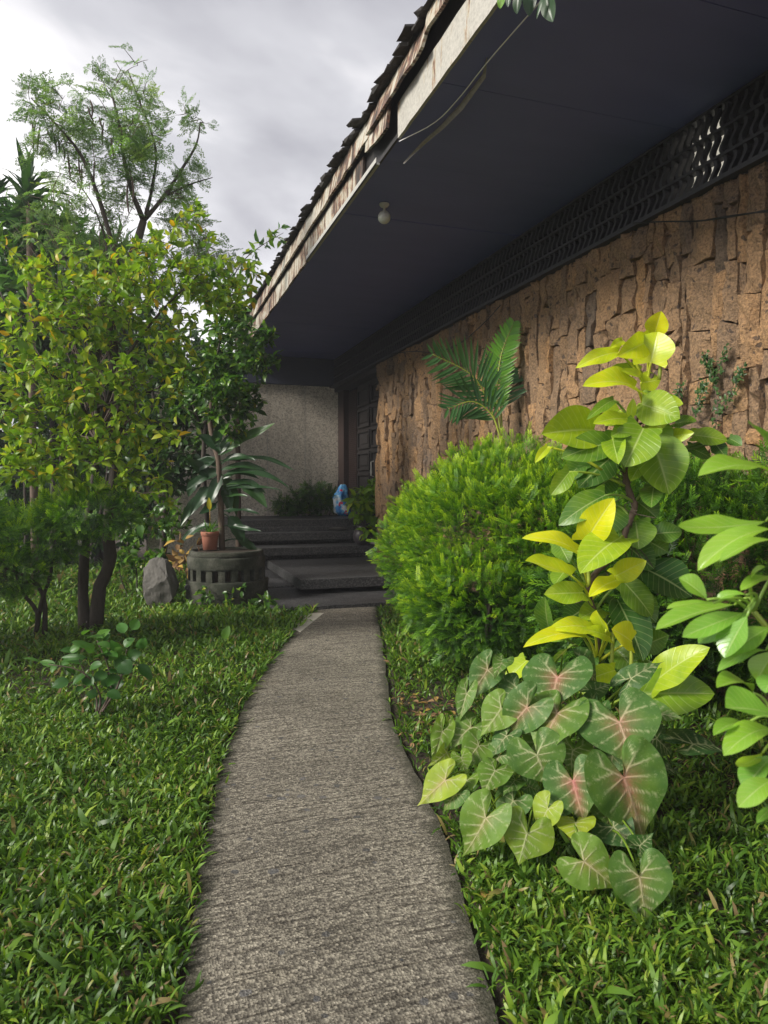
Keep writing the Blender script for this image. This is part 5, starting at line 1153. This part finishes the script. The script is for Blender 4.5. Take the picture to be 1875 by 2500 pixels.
# dead leafy vine by the boulder
g = ON(440, 1480, 2, 0)+FH*.3
woody('withered_plant', g, 'withered plant with brown leaves between boulder and planter', 'plant', [([g, g+np.array([0, 0, .4]), g+np.array([-.05, 0, .75])], .008, .003)], [(g+np.array([-.05, 0, .6]), .28, .15, .30, 1)], 26, LEAF, .12, 2.5, 'litter', 88, tint=(.6, .3), trad=.002)
# creeper on the stone wall
r = np.random.default_rng(95)
root = empty('wall_creeper', tuple(ON(1745, 1060, 0, XW-.06)), 'thin creeping vine with tiny leaves on the stone wall at right', 'vine')
pts = [[(1740,1080),(1752,1000),(1745,930),(1765,880),(1775,850)], [(1752,1000),(1790,960),(1800,920),(1812,905)], [(1745,930),(1730,890),(1722,870)], [(1700,1010),(1712,960),(1720,940)], [(1640,1020),(1655,985),(1660,940)]]
mb = MB(); ps = []
for p in pts:
    c = smoothline([ON(u, v, 0, XW-.075) for u, v in p], 30); mb = MB(); mb.tube(c, .003, 4); ps.append(c); mb.put('stem', MAT['twig'], root)
c = np.vstack(ps); c = np.repeat(c, 3, 0)+r.normal(0, .018, (len(c)*3, 3))*np.array([.25, 1, 1]); n = len(c)
scatter('foliage', LEAF[0], LEAF[1], c, frames(nrm(r.normal(0, 1, (n, 3))*np.array([.3, 1, 1])), nrm(np.array([-1, 0, .3])+r.normal(0, .3, (n, 3)))), np.full(n, .034)*r.uniform(.7, 1.3, n), np.clip(r.normal(.5, .2, n), 0, 1), MAT['dark_leaf'], root)

# ------------------------------------------------------------------ lawn
def lawn(name, label, cam_rect, dens, seed, size, side):
    r = np.random.default_rng(seed); P_, S_ = [], []
    for (l0, l1, d0, d1), de, sz in zip(cam_rect, dens, size):
        n = int((l1-l0)*(d1-d0)*de); l, d = r.uniform(l0, l1, n), r.uniform(d0, d1, n)
        p = RT[None]*l[:, None]+FH[None]*d[:, None]; P_.append(p); S_.append(np.full(n, sz))
    p = np.vstack(P_); s = np.concatenate(S_)
    dep = p@FH; lat = p@RT
    xl, xr = path_x(p[:, 1])
    ok = (np.abs(lat) < dep*.60+.25)
    if side == 'L': ok &= (p[:, 0] < xl+r.normal(-.025, .024, len(p))) & ~((p[:, 0] > 1.42) & (p[:, 1] > 8.6))
    else: ok &= (p[:, 0] > xr+r.normal(.028, .024, len(p)))
    ok &= np.hypot(p[:, 0]-PLC[0], p[:, 1]-PLC[1]) > .56
    # thin and bare patches
    f = np.sin(p[:, 0]*3.1+1)*np.sin(p[:, 1]*2.3)+.6*np.sin(p[:, 0]*7.3+p[:, 1]*5.1)+.5*np.sin(p[:, 0]*13-p[:, 1]*11)
    ok &= r.uniform(0, 1, len(p)) < np.clip(.86+.22*f, .25, 1)
    sh = P(*D(140, 1440), 5.9); 
    ok &= r.uniform(0, 1, len(p)) > .70*np.exp(-(((p-np.array([sh[0], sh[1], 0]))@RT/1.5)**4+((p-np.array([sh[0], sh[1], 0]))@FH/.85)**4))
    if side == 'R':
        be = P(*D(910, 1560), 5.0)
        ok &= r.uniform(0, 1, len(p)) > .9*np.exp(-(((p-np.array([be[0], be[1], 0]))@RT/.35)**2+((p-np.array([be[0], be[1], 0]))@FH/.5)**2))
    p, s, f = p[ok], s[ok], f[ok]; n = len(p)
    az = r.uniform(0, 6.28, n); el = np.clip(r.normal(.42, .33, n), .02, 1.4)
    k = r.uniform(0, 1, n) < .62; cen = r.choice(n, max(8, n//14)); ci = cen[r.integers(0, len(cen), n)]       # most blades stand in tufts
    q2 = np.empty(n, int)
    o2 = np.argsort(np.round(p[cen, 1], 1)*1000+p[cen, 0]); cs = cen[o2]; key = np.round(p[cen, 1], 1)[o2]*1000+p[cen, 0][o2]
    q2 = cs[np.clip(np.searchsorted(key, np.round(p[:, 1], 1)*1000+p[:, 0]), 0, len(cs)-1)]
    near = k & (np.hypot(*(p[q2]-p)[:, :2].T) < .14)
    off = np.stack([np.cos(az), np.sin(az), 0*az], 1)*np.abs(r.normal(0, .014, n))[:, None]
    p[near] = p[q2][near]+off[near]; el[near] = np.clip(r.normal(.62, .33, near.sum()), .05, 1.4)
    d = np.stack([np.cos(az)*np.cos(el), np.sin(az)*np.cos(el), np.sin(el)], 1)
    nn = nrm(np.array([0, 0, 1.0])+r.normal(0, .35, (n, 3)))
    p[:, 2] = r.uniform(.0, .035, n)
    tt = np.clip(r.normal(.44, .20, n)+.07*f, 0, .86); dead = r.uniform(0, 1, n) < .06; tt[dead] = r.uniform(.9, 1, dead.sum())
    sc = s*np.exp(r.normal(0, .28, n)); S3 = np.stack([sc*r.uniform(.75, 1.35, n), sc, sc], 1)
    o = scatter(name, BLADE[0], BLADE[1], p, frames(d, nn), S3, tt, MAT['grass']); tag(o, label, 'grass', kind='stuff')
lawn('lawn_grass', 'broad bladed green lawn left of the path', [(-2.3, .3, 1.5, 3.0), (-3.2, .2, 3.0, 4.6), (-4.2, .3, 4.6, 7.0), (-6.0, .2, 7.0, 9.6), (-7.5, -1.2, 9.6, 14)], [12000, 9500, 5200, 2300, 420], 101, [.050, .052, .062, .080, .14], 'L')
lawn('verge_grass', 'shaded green grass right of the path under the plants', [(.0, 2.0, 1.5, 3.2), (-.3, 2.6, 3.2, 6.2), (-.8, .9, 6.2, 9.0)], [10500, 4200, 2600], 102, [.052, .056, .065], 'R')
# fallen leaves
r = np.random.default_rng(103); n = 110
l, dd = r.uniform(-3.6, 1.6, n), r.uniform(1.9, 8.5, n); p = RT[None]*l[:, None]+FH[None]*dd[:, None]
xl, xr = path_x(p[:, 1]); k = (p[:, 0] < xl-.03) | (p[:, 0] > xr+.03); p = p[k]
hp = RT*-.02+np.zeros(3)
be = ON(*D(905, 1545), 2, 0); q = be+r.normal(0, 1, (160, 3))*np.array([.18, .35, 0]); xr = path_x(q[:, 1])[1]; q = q[q[:, 0] > xr+.04]
p = np.vstack([p, q]); n = len(p); p[:, 2] = r.uniform(.015, .05, n)
az = r.uniform(0, 6.28, n); d = np.stack([np.cos(az), np.sin(az), r.normal(0, .15, n)], 1)
o = scatter('leaf_litter', LEAF[0], LEAF[1], p, frames(d, nrm(Z+r.normal(0, .3, (n, 3)))), np.exp(r.normal(math.log(.055), .3, n)), np.clip(r.normal(.5, .3, n), 0, 1), MAT['litter'])
tag(o, 'dry brown leaves scattered on the soil and lawn', 'leaf litter', kind='stuff')

# ------------------------------------------------------------------ haze added to lift the dark gaps, after a lens veil
mb = MB(); mb.box((-24, -8, -1.0), (16, 26, 9.5))
m_ = bpy.data.materials.new('veil_haze'); m_.use_nodes = True; n_ = m_.node_tree; n_.nodes.clear()
o_ = N(n_, 'ShaderNodeOutputMaterial'); v_ = N(n_, 'ShaderNodeVolumePrincipled')
v_.inputs['Color'].default_value = (0.92, 0.94, 1.0, 1); v_.inputs['Density'].default_value = 0.0022; v_.inputs['Anisotropy'].default_value = 0.2
L(n_, v_.outputs[0], o_.inputs['Volume'])
tag(mb.put('haze', m_), 'thin haze added to lift the dark parts like a lens veil', 'haze', kind='stuff')
